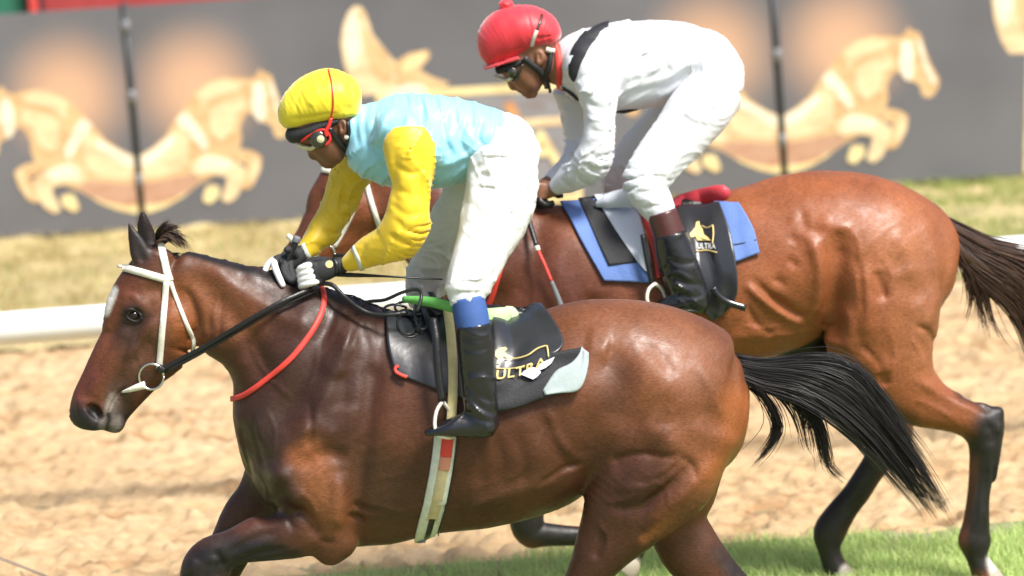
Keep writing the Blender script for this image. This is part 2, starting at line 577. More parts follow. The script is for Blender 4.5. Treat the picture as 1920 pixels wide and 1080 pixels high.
M['gloss'] = mat('glossy_black_leather', (0.010, 0.011, 0.014), 0.2, 0.6, bump=0.25, bscale=28, coat=0.2)
M['rubber'] = mat('black_rubber', (0.017, 0.019, 0.02), 0.45, bump=0.4, bscale=220)
M['red_web'] = mat('red_webbing', (0.72, 0.06, 0.045), 0.55, vary=0.1, vscale=30)
M['steel'] = mat('bright_steel', (0.72, 0.72, 0.70), 0.22, metal=1.0)
M['blue_silk'] = mat('light_blue_silk', (0.28, 0.61, 0.76), 0.5, 0.6, bump=0.25, bscale=55, sheen=0.45, vary=0.04)
M['yellow_silk'] = mat('yellow_silk', (0.84, 0.58, 0.025), 0.5, 0.6, bump=0.25, bscale=55, sheen=0.45, vary=0.05)
M['white_silk'] = mat('white_silk', (0.70, 0.725, 0.76), 0.6, 0.5, bump=0.25, bscale=55, sheen=0.2)
M['breeches'] = mat('white_breeches', (0.70, 0.72, 0.72), 0.65, 0.4, bump=0.3, bscale=55, vary=0.05, vscale=12)
M['black_cloth'] = mat('black_cloth', (0.02, 0.021, 0.024), 0.7, bump=0.4, bscale=150)
M['yellow_cap'] = mat('yellow_cap', (0.84, 0.70, 0.035), 0.5, 0.5, bump=0.2, bscale=60, sheen=0.5)
M['red_cap'] = mat('red_cap', (0.68, 0.04, 0.055), 0.5, 0.5, bump=0.12, bscale=60, sheen=0.7)
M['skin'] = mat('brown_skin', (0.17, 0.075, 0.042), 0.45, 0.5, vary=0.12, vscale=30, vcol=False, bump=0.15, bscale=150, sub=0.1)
M['skin_tan'] = mat('tan_skin', (0.25, 0.115, 0.066), 0.45, 0.5, vary=0.12, vscale=30, bump=0.15, bscale=150, sub=0.1)  # lighter brown skin for the rear jockey
M['white_glove'] = mat('white_glove', (0.80, 0.80, 0.82), 0.7, bump=0.3, bscale=120)
M['blue_sock'] = mat('blue_band', (0.04, 0.10, 0.31), 0.7, bump=0.4, bscale=150, stretch=(1, 1, 3))
M['brown_band'] = mat('brown_leather', (0.075, 0.025, 0.022), 0.32, 0.6, bump=0.2, bscale=90)
M['green_pad'] = mat('pale_green_pad', (0.50, 0.72, 0.36), 0.65, bump=0.4, bscale=150)
M['green_bar'] = mat('green_foam', (0.16, 0.52, 0.12), 0.6)
M['vinyl'] = mat('black_vinyl', (0.022, 0.024, 0.029), 0.3, 0.7, bump=0.3, bscale=24)
M['red_pad'] = mat('red_pad', (0.58, 0.05, 0.07), 0.5, bump=0.3, bscale=60)
M['blue_cloth'] = mat('blue_saddlecloth', (0.12, 0.21, 0.50), 0.75, bump=0.5, bscale=200, vary=0.06)
M['pale_cloth'] = mat('white_saddlecloth', (0.68, 0.73, 0.82), 0.6, bump=0.3, bscale=60)
M['grey_cloth'] = mat('pale_grey_cloth', (0.36, 0.43, 0.43), 0.6, bump=0.3, bscale=60)
M['gold'] = mat('gold_print', (0.72, 0.57, 0.22), 0.5)
M['white_print'] = mat('white_print', (0.8, 0.8, 0.78), 0.5)
M['cream_web'] = mat('cream_webbing', (0.72, 0.62, 0.30), 0.65, bump=0.5, bscale=160, vary=0.1, vscale=40)
M['pale_web'] = mat('pale_green_webbing', (0.66, 0.70, 0.63), 0.65, bump=0.5, bscale=160, vary=0.1, vscale=40)
M['lens'] = mat('goggle_lens', (0.03, 0.032, 0.022), 0.08, 0.9)
M['red_frame'] = mat('red_rubber', (0.70, 0.035, 0.03), 0.35)
M['cap_pale'] = mat('pale_plastic', (0.62, 0.60, 0.36), 0.35)

# ================================================================== SETTING
def fft_noise(n, m, dx, scale, seed, ax=1.0, beta=2.2):
    """smooth random field, about unit range; scale in metres, ax stretches it along x"""
    r = np.random.default_rng(seed)
    f = np.fft.rfft2(r.normal(size=(n, m)))
    ky = np.fft.fftfreq(n, dx)[:, None]; kx = np.fft.rfftfreq(m, dx)[None, :] * ax
    k = np.sqrt(kx ** 2 + ky ** 2) * scale
    f *= 1 / (1 + k ** 2) ** (beta / 2) * np.exp(-(k / 6) ** 2)
    g = np.fft.irfft2(f, (n, m))
    return (g - g.mean()) / g.std()

def grid(x0, x1, y0, y1, d):
    xs = np.arange(x0, x1 + d / 2, d); ys = np.arange(y0, y1 + d / 2, d)
    X, Y = np.meshgrid(xs, ys)
    n, m = X.shape
    k = np.arange(n * m).reshape(n, m)
    F = np.stack([k[:-1, :-1], k[:-1, 1:], k[1:, 1:], k[1:, :-1]], -1).reshape(-1, 4)
    return X, Y, F

EDGE = 2.83                                       # turf / sand edge, metres beyond the front horse
def sand_mat():
    m = bpy.data.materials.new("sand"); m.use_nodes = True
    t = m.node_tree; b = t.nodes["Principled BSDF"]; b.inputs["Roughness"].default_value = 0.9
    b.inputs["Specular IOR Level"].default_value = 0.15
    tc = t.nodes.new("ShaderNodeTexCoord"); mp = t.nodes.new("ShaderNodeMapping"); mp.inputs["Scale"].default_value = (0.36, 1.0, 1.0)
    t.links.new(tc.outputs["Object"], mp.inputs[0])
    n1 = t.nodes.new("ShaderNodeTexNoise"); n1.inputs["Scale"].default_value = 4.5; n1.inputs["Detail"].default_value = 7; n1.inputs["Roughness"].default_value = 0.65
    n2 = t.nodes.new("ShaderNodeTexNoise"); n2.inputs["Scale"].default_value = 60; n2.inputs["Detail"].default_value = 4
    for n in (n1, n2): t.links.new(mp.outputs[0], n.inputs["Vector"])
    cr = t.nodes.new("ShaderNodeValToRGB")
    cr.color_ramp.elements[0].position = 0.31; cr.color_ramp.elements[0].color = (0.24, 0.135, 0.065, 1)
    cr.color_ramp.elements[1].position = 0.44; cr.color_ramp.elements[1].color = (0.46, 0.32, 0.175, 1)
    e = cr.color_ramp.elements.new(0.72); e.color = (0.54, 0.405, 0.245, 1)
    t.links.new(n1.outputs["Fac"], cr.inputs[0])
    mx = t.nodes.new("ShaderNodeMix"); mx.data_type = 'RGBA'; mx.blend_type = 'MULTIPLY'; mx.inputs[0].default_value = 0.35
    t.links.new(cr.outputs[0], mx.inputs[6]); 
    mr = t.nodes.new("ShaderNodeMapRange"); mr.inputs[1].default_value = 0.3; mr.inputs[2].default_value = 0.6; mr.inputs[3].default_value = 0.6; mr.inputs[4].default_value = 1.08
    t.links.new(n2.outputs["Fac"], mr.inputs[0]); t.links.new(mr.outputs[0], mx.inputs[7])
    t.links.new(mx.outputs[2], b.inputs["Base Color"])
    mp2 = t.nodes.new("ShaderNodeMapping"); mp2.inputs["Scale"].default_value = (0.9, 2.2, 1.0); t.links.new(tc.outputs["Object"], mp2.inputs[0])
    n3 = t.nodes.new("ShaderNodeTexNoise"); n3.inputs["Scale"].default_value = 2.6; n3.inputs["Detail"].default_value = 6; n3.inputs["Roughness"].default_value = 0.6; t.links.new(mp2.outputs[0], n3.inputs["Vector"])
    mr3 = t.nodes.new("ShaderNodeMapRange"); mr3.inputs[1].default_value = 0.56; mr3.inputs[2].default_value = 0.68; mr3.inputs[4].default_value = 0.75; t.links.new(n3.outputs["Fac"], mr3.inputs[0])
    mx3 = t.nodes.new("ShaderNodeMix"); mx3.data_type = 'RGBA'; t.links.new(mr3.outputs[0], mx3.inputs[0]); t.links.new(mx.outputs[2], mx3.inputs[6]); mx3.inputs[7].default_value = (0.30, 0.175, 0.085, 1)
    t.links.new(mx3.outputs[2], b.inputs["Base Color"])
    bp = t.nodes.new("ShaderNodeBump"); bp.inputs["Strength"].default_value = 0.7; bp.inputs["Distance"].default_value = 0.012
    t.links.new(n2.outputs["Fac"], bp.inputs["Height"]); t.links.new(bp.outputs[0], b.inputs["Normal"])
    return m
M['sand'] = sand_mat()
M['soil'] = mat('grassy_soil', (0.22, 0.21, 0.12), 0.9, 0.1, vary=0.35, vscale=3)
M['turf'] = mat('turf_soil', (0.24, 0.26, 0.13), 0.9, 0.1, vary=0.3, vscale=14)
M['verge'] = mat('dry_verge_soil', (0.44, 0.36, 0.19), 0.95, 0.1, vary=0.25, vscale=5)

structure(obj("ground", [(-900, -60, -0.03), (900, -60, -0.03), (900, 2000, -0.03), (-900, 2000, -0.03)], [(0, 1, 2, 3)], M['soil'], smooth=False))
# sand track, churned by hooves
X, Y, F = grid(-3.4, 3.4, EDGE - 0.25, 8.2, 0.02)
n, m = X.shape
Z = 0.0075 * fft_noise(n, m, 0.02, 0.20, 1, 0.36) + 0.0045 * fft_noise(n, m, 0.02, 0.06, 2, 0.5)
r = np.random.default_rng(4)
for i in range(330):
    cx_, cy_ = r.uniform(-3.3, 3.3), r.uniform(EDGE, 8.1)
    a_, b_ = r.uniform(0.06, 0.12), r.uniform(0.05, 0.09); dp = r.uniform(0.015, 0.045)
    q = np.sqrt(((X - cx_) / a_) ** 2 + ((Y - cy_) / b_) ** 2)
    Z += -dp * np.exp(-q ** 4) + 0.45 * dp * np.exp(-((q - 1.45) / 0.35) ** 2) * (0.6 + 0.4 * np.sin(np.arctan2(Y - cy_, X - cx_) + r.random() * 6))
Z *= np.clip((8.25 - Y) / 0.3, 0, 1)
Z += -0.02 * np.clip((EDGE + 0.05 - Y) / 0.1, 0, 1)
st = obj("sand_track", np.stack([X, Y, Z], -1).reshape(-1, 3), F, M['sand']); structure(st)
for a, b in ((-60, -3.4), (3.4, 60)):
    structure(obj("sand_track", [(a, EDGE, -0.004), (b, EDGE, -0.004), (b, 8.2, -0.004), (a, 8.2, -0.004)], [(0, 1, 2, 3)], M['sand'], smooth=False))
# turf course in front, dry verge behind
structure(obj("turf", [(-60, -40, -0.002), (60, -40, -0.002), (60, EDGE - 0.02, -0.002), (-60, EDGE - 0.02, -0.002)], [(0, 1, 2, 3)], M['turf'], smooth=False))
X, Y, F = grid(-4.2, 4.2, 8.1, 12.2, 0.05)
n, m = X.shape
Z = 0.012 * fft_noise(n, m, 0.05, 0.5, 8) + 0.012
structure(obj("verge", np.stack([X, Y, Z], -1).reshape(-1, 3), F, M['verge']))
structure(obj("verge", [(-80, 8.15, -0.008), (80, 8.15, -0.008), (80, 40, -0.008), (-80, 40, -0.008)], [(0, 1, 2, 3)], M['verge'], smooth=False))

def vmat(name, rough=0.7):
    return mat(name, (0.2, 0.3, 0.1), rough, 0.3, vcol=True)
def blades(name, n, xr, yr, hgt, wid, cols, seed, edge=None, dens=None):
    r = np.random.default_rng(seed)
    x = r.uniform(*xr, n); y = yr[0] + (yr[1] - yr[0]) * r.random(n)
    if dens is not None:
        k = r.random(n) < dens(x, y); x, y = x[k], y[k]
    n = len(x)
    h = hgt * (0.5 + 0.8 * r.random(n)); a = r.random(n) * 6.28
    lean = h * (0.2 + 0.6 * r.random(n)); la = r.random(n) * 6.28
    w = wid * (0.7 + 0.6 * r.random(n))
    b = np.stack([x, y, np.zeros(n) - 0.004], 1)
    s = np.stack([np.cos(a), np.sin(a), 0 * a], 1) * w[:, None] / 2
    ld = np.stack([np.cos(la), np.sin(la), 0 * la], 1) * lean[:, None]
    up = np.array([0, 0, 1.0])
    mid = b + up * h[:, None] * 0.55 + ld * 0.3
    tip = b + up * h[:, None] * 0.95 + ld
    V = np.stack([b - s, b + s, mid + s * 0.8, mid - s * 0.8, tip], 1).reshape(-1, 3)
    k = np.arange(n)[:, None] * 5
    F = np.concatenate([k + np.array([[0, 1, 2]]), k + np.array([[0, 2, 3]]), k + np.array([[3, 2, 4]])])
    C = cols(x, y, r)
    o = obj(name, V, F, M['blade'], col=np.repeat(C, 5, 0)); o["kind"] = "stuff"
    return o
M['blade'] = vmat('grass_blades')
def translucent(m, f):
    t = m.node_tree; b = t.nodes["Principled BSDF"]; o = t.nodes["Material Output"]
    tr = t.nodes.new("ShaderNodeBsdfTranslucent"); mx = t.nodes.new("ShaderNodeMixShader"); mx.inputs[0].default_value = f
    t.links.new(b.inputs["Base Color"].links[0].from_socket, tr.inputs["Color"])
    t.links.new(b.outputs[0], mx.inputs[1]); t.links.new(tr.outputs[0], mx.inputs[2]); t.links.new(mx.outputs[0], o.inputs["Surface"])
translucent(M['blade'], 0.45)
def c_turf(x, y, r):
    t = r.random(len(x))[:, None]
    a = np.array([0.50, 0.68, 0.22]); b = np.array([0.70, 0.80, 0.36]); c = np.array([0.58, 0.56, 0.27])
    C = a * (1 - t) + b * t
    k = r.random(len(x)) < 0.10 + 0.35 * np.clip((0.4 - x) / 1.5, 0, 1)
    C[k] = c
    return C
def d_turf(x, y):
    e = EDGE + 0.10 * np.sin(x * 2.3 + 1) + 0.06 * np.sin(x * 7.1) + 0.04 * np.sin(x * 17)
    return np.clip((e - y) / 0.25, 0, 1) * np.clip(0.75 + 0.3 * x, 0.4, 1)
blades("grass", 230000, (-2.8, 3.2), (-0.6, EDGE + 0.2), 0.05, 0.005, c_turf, 41, dens=d_turf)
def c_dry(x, y, r):
    t = r.random(len(x))[:, None]
    C = np.array([0.52, 0.42, 0.20]) * (1 - t) + np.array([0.62, 0.54, 0.30]) * t
    g = np.clip((x - 1.3) / 1.2, 0, 0.75) + 0.12
    k = r.random(len(x)) < g
    C[k] = np.array([0.34, 0.42, 0.13])
    return C
blades("dry_grass", 60000, (-4.0, 4.0), (8.05, 11.9), 0.06, 0.007, c_dry, 42, dens=lambda x, y: np.clip((y - 8.0) / 0.5, 0.1, 0.9))

# running rail
M['rail'] = mat('white_pvc', (0.80, 0.82, 0.80), 0.35, 0.5, vary=0.03, vscale=4)
RY, RZ = 4.15, 0.792
rl = thing("running_rail", "long white tubular running rail on posts behind the horses", "rail", (0, RY, 0))
A, F = tube([(x, RY, RZ) for x in np.linspace(-24, 24, 25)], 0.067, 24, ref=(0, 1, 0))
obj("rail_tube", A, F, M['rail'], rl)
for i in range(-8, 9):
    x = float(PY(468, 760, RY)[0]) + i * 1.74
    A, F = tube([(x, RY + 0.02, -0.05), (x, RY + 0.02, 0.62), (x, RY + 0.015, 0.70), (x, RY, 0.78)], [0.028, 0.028, 0.03, 0.034], 12, ref=(1, 0, 0))
    obj("post", A, F, M['rail'], rl)

# advertising banners behind the verge
def YB(x): return 11.44 - 0.0896 * x
BT = np.array([1.0, -0.0896, 0.0]); BT /= np.linalg.norm(BT)
BN = np.array([-0.0896, -1.0, 0.0]); BN /= np.linalg.norm(BN)       # towards the camera
def PB(u, v, off=0.0):
    d = FWD + RGT * ((u - 960.0) / FPX) + UPV * ((540.0 - v) / FPX)
    o = np.array([0, 11.44, 0]) + BN * off
    return CP + d * (((o - CP) @ BN) / (d @ BN))
BO = np.array([0, 11.44, 0.0])
xa = (PB(251, 220) - BO) @ BT; xb = (PB(1461, 165) - BO) @ BT
PWID = xb - xa
BTOP = 1.275

def banner_mat():
    m = bpy.data.materials.new("printed_banner"); m.use_nodes = True
    t = m.node_tree; b = t.nodes["Principled BSDF"]; b.inputs["Roughness"].default_value = 0.55
    tc = t.nodes.new("ShaderNodeTexCoord")
    base = None
    nz = t.nodes.new("ShaderNodeTexNoise"); nz.inputs["Scale"].default_value = 1.2
    t.links.new(tc.outputs["Object"], nz.inputs["Vector"])
    cr = t.nodes.new("ShaderNodeValToRGB")
    cr.color_ramp.elements[0].position = 0.35; cr.color_ramp.elements[0].color = (0.125, 0.129, 0.142, 1)
    cr.color_ramp.elements[1].position = 0.65; cr.color_ramp.elements[1].color = (0.165, 0.168, 0.182, 1)
    t.links.new(nz.outputs["Fac"], cr.inputs[0]); base = cr.outputs[0]
    for cx_ in (0.36, PWID - 0.36):
        d = t.nodes.new("ShaderNodeVectorMath"); d.operation = 'DISTANCE'
        t.links.new(tc.outputs["Object"], d.inputs[0]); d.inputs[1].default_value = (cx_, 0, 0.80)
        mr = t.nodes.new("ShaderNodeMapRange"); mr.interpolation_type = 'SMOOTHSTEP'
        mr.inputs[1].default_value = 0.02; mr.inputs[2].default_value = 0.46; mr.inputs[3].default_value = 0.92; mr.inputs[4].default_value = 0.0
        t.links.new(d.outputs["Value"], mr.inputs[0])
        mx = t.nodes.new("ShaderNodeMix"); mx.data_type = 'RGBA'
        t.links.new(mr.outputs[0], mx.inputs[0]); t.links.new(base, mx.inputs[6]); mx.inputs[7].default_value = (0.70, 0.43, 0.27, 1)
        base = mx.outputs[2]
    t.links.new(base, b.inputs["Base Color"])
    return m
M['banner'] = banner_mat()
M['pole'] = mat('dark_metal_pole', (0.02, 0.024, 0.028), 0.45, vary=0.2)
M['clip'] = mat('grey_clip', (0.16, 0.17, 0.18), 0.5)
def pr(name, c, e=None):
    m = mat(name, c, 0.55, vary=0.05, vscale=5)
    t = m.node_tree; b = t.nodes["Principled BSDF"]; old = b.inputs["Base Color"].links[0].from_socket
    tc = t.nodes.new("ShaderNodeTexCoord"); n = t.nodes.new("ShaderNodeTexNoise"); n.inputs["Scale"].default_value = 6.5; n.inputs["Detail"].default_value = 2; n.inputs["Distortion"].default_value = 0.6
    mp = t.nodes.new("ShaderNodeMapping"); mp.inputs["Scale"].default_value = (1.0, 1.0, 2.2)
    t.links.new(tc.outputs["Object"], mp.inputs[0]); t.links.new(mp.outputs[0], n.inputs["Vector"])
    mr = t.nodes.new("ShaderNodeMapRange"); mr.inputs[1].default_value = 0.46; mr.inputs[2].default_value = 0.66; mr.inputs[4].default_value = 0.55
    t.links.new(n.outputs["Fac"], mr.inputs[0])
    mx = t.nodes.new("ShaderNodeMix"); mx.data_type = 'RGBA'; t.links.new(mr.outputs[0], mx.inputs[0]); t.links.new(old, mx.inputs[6]); mx.inputs[7].default_value = (c[0] * 0.78, c[1] * 0.6, c[2] * 0.5, 1)
    t.links.new(mx.outputs[2], b.inputs["Base Color"])
    return m
M['g1'] = pr('print_gold', (0.72, 0.50, 0.26)); M['g2'] = pr('print_pale_gold', (0.83, 0.66, 0.40)); M['g3'] = pr('print_cream', (0.88, 0.82, 0.64)); M['g4'] = pr('print_rose', (0.54, 0.33, 0.22))
M['g5'] = pr('print_box_grey', (0.27, 0.27, 0.29)); M['g6'] = pr('print_yellow', (0.88, 0.74, 0.38)); M['g7'] = pr('print_orange', (0.62, 0.33, 0.15))

def zz(l, ox=0.0, oy=0.0, k=2.25): return [(ox + a / k, oy + b / k) for a, b in l]
# leaping horse, right-hand half (meets its mirror image at the pole)
HR = [
    ('g1', zz([(592, 655), (640, 625), (700, 575), (745, 500), (775, 455), (830, 380), (880, 345), (940, 325), (1010, 325), (1050, 332), (1078, 322), (1098, 288), (1112, 305), (1142, 312), (1152, 335), (1162, 372), (1190, 440), (1228, 505),
               (1226, 545), (1208, 572), (1186, 586), (1160, 575), (1146, 528), (1120, 518), (1090, 508), (1058, 470), (1030, 490), (1012, 540), (1020, 580), (1010, 640), (960, 700), (900, 745), (840, 775), (770, 830), (700, 870), (640, 892), (592, 900)])),
    ('g4', zz([(592, 770), (660, 765), (740, 745), (800, 735), (850, 760), (790, 810), (700, 850), (592, 870)])),
    ('g6', zz([(592, 862), (660, 862), (740, 838), (800, 806), (770, 832), (700, 872), (640, 893), (592, 900)])),
    ('g2', zz([(592, 668), (640, 640), (720, 575), (775, 520), (800, 600), (795, 690), (740, 725), (660, 745), (592, 750)])),
    ('g3', zz([(592, 662), (640, 634), (700, 590), (735, 560), (740, 600), (680, 660), (640, 690), (592, 705)])),
    ('g3', zz([(745, 500), (785, 470), (830, 520), (880, 600), (870, 640), (830, 600), (790, 550), (760, 530)])),
    ('g2', zz([(830, 395), (890, 350), (960, 335), (1040, 345), (1000, 380), (940, 395), (880, 430), (850, 470)])),
    ('g2', zz([(880, 470), (950, 420), (1020, 400), (1040, 450), (1000, 480), (980, 560), (930, 600), (890, 550)])),
    ('g3', zz([(1070, 350), (1110, 345), (1125, 420), (1120, 500), (1095, 515), (1070, 480), (1062, 420)])),
    ('g3', zz([(1130, 335), (1150, 350), (1180, 440), (1215, 510), (1200, 530), (1160, 450)])),
    ('g1', zz([(985, 640), (1030, 628), (1075, 638), (1105, 660), (1100, 715), (1070, 780), (1040, 800), (1015, 790), (1030, 730), (1045, 690), (1000, 680)])),
    ('g2', zz([(1060, 645), (1098, 662), (1092, 720), (1066, 770), (1050, 760), (1068, 700)])),
    ('g2', zz([(800, 690), (860, 645), (930, 655), (1000, 680), (1035, 710), (1030, 770), (1000, 830), (965, 855), (935, 840), (955, 780), (960, 745), (900, 735), (840, 745), (805, 725)])),
    ('g3', zz([(830, 690), (870, 655), (930, 665), (990, 690), (960, 710), (890, 715), (840, 720)])),
    ('g6', zz([(858, 830), (872, 785), (905, 778), (930, 790), (925, 825), (890, 858), (862, 852)])),
]
WING = [
    ('g2', zz([(100, 200), (112, 120), (135, 60), (165, 28), (200, 30), (225, 70), (255, 165), (330, 260), (375, 310), (400, 390), (350, 450), (190, 460), (150, 400), (115, 300)], 600, 0, 2.57)),
    ('g3', zz([(112, 180), (140, 70), (170, 40), (190, 120), (200, 240), (170, 330), (140, 320)], 600, 0, 2.57)),
    ('g1', zz([(210, 130), (255, 175), (330, 270), (360, 330), (330, 400), (270, 380), (220, 260)], 600, 0, 2.57)),
    ('g1', zz([(360, 300), (430, 255), (520, 238), (532, 270), (480, 335), (545, 372), (625, 398), (600, 420), (540, 425), (500, 455), (380, 460)], 600, 0, 2.57)),
    ('g6', zz([(390, 310), (440, 275), (510, 250), (500, 285), (450, 330), (400, 350)], 600, 0, 2.57)),
    ('g3', zz([(300, 470), (360, 420), (430, 400), (500, 410), (520, 440), (460, 480)], 600, 0, 2.57)),
]
def lp(u, v):                       # photo point -> local on the panel that starts at the first pole
    q = PB(u, v) - BO
    return (q @ BT - xa, q[2])
HRL = [(k, [lp(*q) for q in P]) for k, P in HR]
WGL = [(k, [lp(*q) for q in P]) for k, P in WING]
BOX = [('g6', [lp(706, 172), lp(1092, 150), lp(1092, 166), lp(706, 188)]), ('g6', [lp(706, 188), lp(714, 188), lp(714, 412), lp(706, 412)]),
       ('g6', [lp(1082, 166), lp(1092, 166), lp(1092, 384), lp(1082, 384)]), ('g6', [lp(714, 398), lp(1082, 360), lp(1082, 384), lp(714, 412)])]
def letters(s, x, z, size, depth, matl, parent, bold=0.012, width=None):
    cu = bpy.data.curves.new("lettering", 'FONT'); cu.body = s; cu.size = size; cu.extrude = depth; cu.offset = bold; cu.space_character = 1.12
    t = bpy.data.objects.new("tmp", cu); COL.objects.link(t)
    bpy.context.view_layer.update()
    me = bpy.data.meshes.new_from_object(t.evaluated_get(bpy.context.evaluated_depsgraph_get()))
    bpy.data.objects.remove(t)
    V = np.empty(len(me.vertices) * 3); me.vertices.foreach_get("co", V); V = V.reshape(-1, 3)
    if width: V[:, 0] *= width / (V[:, 0].max() - V[:, 0].min())
    Fs = [list(p.vertices) for p in me.polygons]
    bpy.data.meshes.remove(me)
    return V, Fs
def panel_world(k, P, off):
    P = np.array(P)
    return BO + BT * (xa + k * PWID + P[:, :1]) + np.array([0, 0, 1.0]) * P[:, 1:2] + BN * off
blab = {-1: "grey printed banner at the left edge with the left half of a leaping golden horse", 0: "grey printed banner between the two dark poles with gold letters and winged emblem", 1: "grey printed banner right of the second pole above the chestnut rump"}
for k in (-1, 0, 1):
    o0 = BO + BT * (xa + k * PWID)
    root = thing("advertising_banner", blab[k], "banner", o0, "printed banners in a row along the verge")
    # sheet: local axes x along the banner, z up
    g = 0.016
    sh = MB(); sh.box((g, -0.006, 0.03), (PWID - g, 0.006, BTOP))
    s = obj("banner_sheet", np.concatenate(sh.V), sh.F, M['banner'], None, smooth=False)
    s.parent = root
    s.rotation_euler = (0, 0, math.atan2(BT[1], BT[0]))
    def flat(name, P, off, m, thick=0.0003):
        P = np.array(P); P[:, 0] = np.clip(P[:, 0], g + 0.001, PWID - g - 0.001); P[:, 1] = np.clip(P[:, 1], 0.035, BTOP - 0.002)
        V = panel_world(k, P, off)
        nn = len(V); V = np.concatenate([V, V - BN * thick])
        ar = sum(P[i][0] * P[(i + 1) % nn][1] - P[(i + 1) % nn][0] * P[i][1] for i in range(nn))
        f = list(range(nn)); 
        if ar < 0: f = f[::-1]
        Fs = [f, [i + nn for i in f[::-1]]] + [(f[(i + 1) % nn], f[i], f[i] + nn, f[(i + 1) % nn] + nn) for i in range(nn)]
        return obj(name, V, Fs, M[m], root, smooth=False)
    for i, (c, P) in enumerate(HRL):
        flat("golden_horse_print", P, 0.0075 + 0.0004 * i, c)
    for i, (c, P) in enumerate(HRL):
        flat("golden_horse_print", [(PWID - a, b) for a, b in P], 0.0075 + 0.0004 * i, c)
    for i, (c, P) in enumerate(WGL): flat("wing_print", P, 0.0082 + 0.0004 * i, c)
    flat("box_print", [lp(706, 172), lp(1092, 150), lp(1092, 384), lp(706, 412)], 0.0070, 'g5')
    for c, P in BOX: flat("box_frame", P, 0.010, c)
    flat("box_bar", [lp(760, 238), lp(1076, 216), lp(1076, 232), lp(760, 254)], 0.010, 'g2')
    flat("emblem_print", [lp(943, 195), lp(962, 188), (lp(972, 205)), lp(980, 232), lp(966, 236), lp(952, 214)], 0.011, 'g7')
    x0, z0 = lp(728, 326); x1, _ = lp(1056, 304)
    V, Fs = letters("ULTRA", 0, 0, 0.265, 0.002, None, None, 0.008, x1 - x0)
    V[:, 0] += x0 - V[:, 0].min()
    P3 = BO + BT * (xa + k * PWID + V[:, :1]) + np.array([0, 0, 1.0]) * (z0 + V[:, 1:2]) + BN * (0.012 + V[:, 2:3])
    obj("lettering", P3, Fs, M['g6'], root, smooth=False)
plab = ["dark pole joining the banners above the bay horse's ears", "dark pole joining the banners behind the jockey in white"]
for k in (0, 1):
    o0 = BO + BT * (xa + k * PWID)
    p = thing("banner_pole", plab[k], "pole", o0, "poles between the banners")
    A, F = tube([o0 + np.array([0, 0, z]) for z in (-0.05, 0.6, BTOP + 0.015)], 0.021, 12, ref=(1, 0, 0))
    obj("pole", A, F, M['pole'], p)
    for z in (1.16, 0.77, 0.3):
        A, F = tube([o0 + np.array([0, 0, z + d]) for d in (-0.04, 0.04)], 0.024, 12, ref=(1, 0, 0))
        obj("clip", A, F, M['clip'], p)
# hoardings that show above the left banner
def hoarding(name, u0, u1, lab, m, Yh):
    a = PY(u0, 10, Yh)[0]; b = PY(u1, 10, Yh)[0]
    root = thing(name, lab, "hoarding", ((a + b) / 2, Yh, 0))
    sh = MB(); sh.box((a, Yh, 0.25), (b, Yh + 0.05, 1.9)); bevel(sh.build("board", m, root, smooth=False), 0.01)
    for x in (a + 0.05, b - 0.05):
        sh = MB(); sh.box((x - 0.03, Yh + 0.052, -0.05), (x + 0.03, Yh + 0.11, 1.7)); sh.build("leg", M['pole'], root, smooth=False)
M['hred'] = mat('red_board', (0.36, 0.05, 0.05), 0.5, vary=0.1); M['hgreen'] = mat('green_board', (0.03, 0.17, 0.10), 0.5); M['hbright'] = mat('bright_red_board', (0.66, 0.07, 0.06), 0.5)
hoarding("green_hoarding", -260, 52, "green board showing above the banner in the top left corner", M['hgreen'], 14.0)
hoarding("red_hoarding", 72, 520, "dark red board showing above the left banners beside the green board", M['hred'], 14.0)
hoarding("red_post_board", 54, 70, "narrow bright red board between the green and dark red boards", M['hbright'], 13.9)
# thin cord on the sand in the corner
tag(obj("cord", *tube(np.array([PG(-60, 1030, 0.03), PG(0, 1047, 0.035), PG(40, 1062, 0.03), PG(90, 1082, 0.03), PG(180, 1120, 0.02)]), 0.004, 6), M['clip']), "thin grey cord lying across the sand in the lower left corner", "cord")

# ------------------------------------------------------------------ setting (ground etc. come first)
# ================================================================== HORSES
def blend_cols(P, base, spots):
    """coat pattern with some painted light and shade: base colour with soft patches (polyline points, radius, colour, strength)"""
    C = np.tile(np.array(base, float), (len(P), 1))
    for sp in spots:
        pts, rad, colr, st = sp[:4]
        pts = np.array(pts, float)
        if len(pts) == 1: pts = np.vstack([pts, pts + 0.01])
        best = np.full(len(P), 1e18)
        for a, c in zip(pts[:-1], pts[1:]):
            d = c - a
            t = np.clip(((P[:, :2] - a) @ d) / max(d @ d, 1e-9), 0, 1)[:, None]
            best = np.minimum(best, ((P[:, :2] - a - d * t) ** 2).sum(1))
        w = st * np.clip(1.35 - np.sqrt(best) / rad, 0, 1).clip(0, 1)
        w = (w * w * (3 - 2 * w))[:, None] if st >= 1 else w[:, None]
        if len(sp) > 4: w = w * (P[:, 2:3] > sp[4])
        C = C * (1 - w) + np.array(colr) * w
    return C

BLACK = (0.013, 0.011, 0.011)
WHITE = (0.72, 0.68, 0.63)

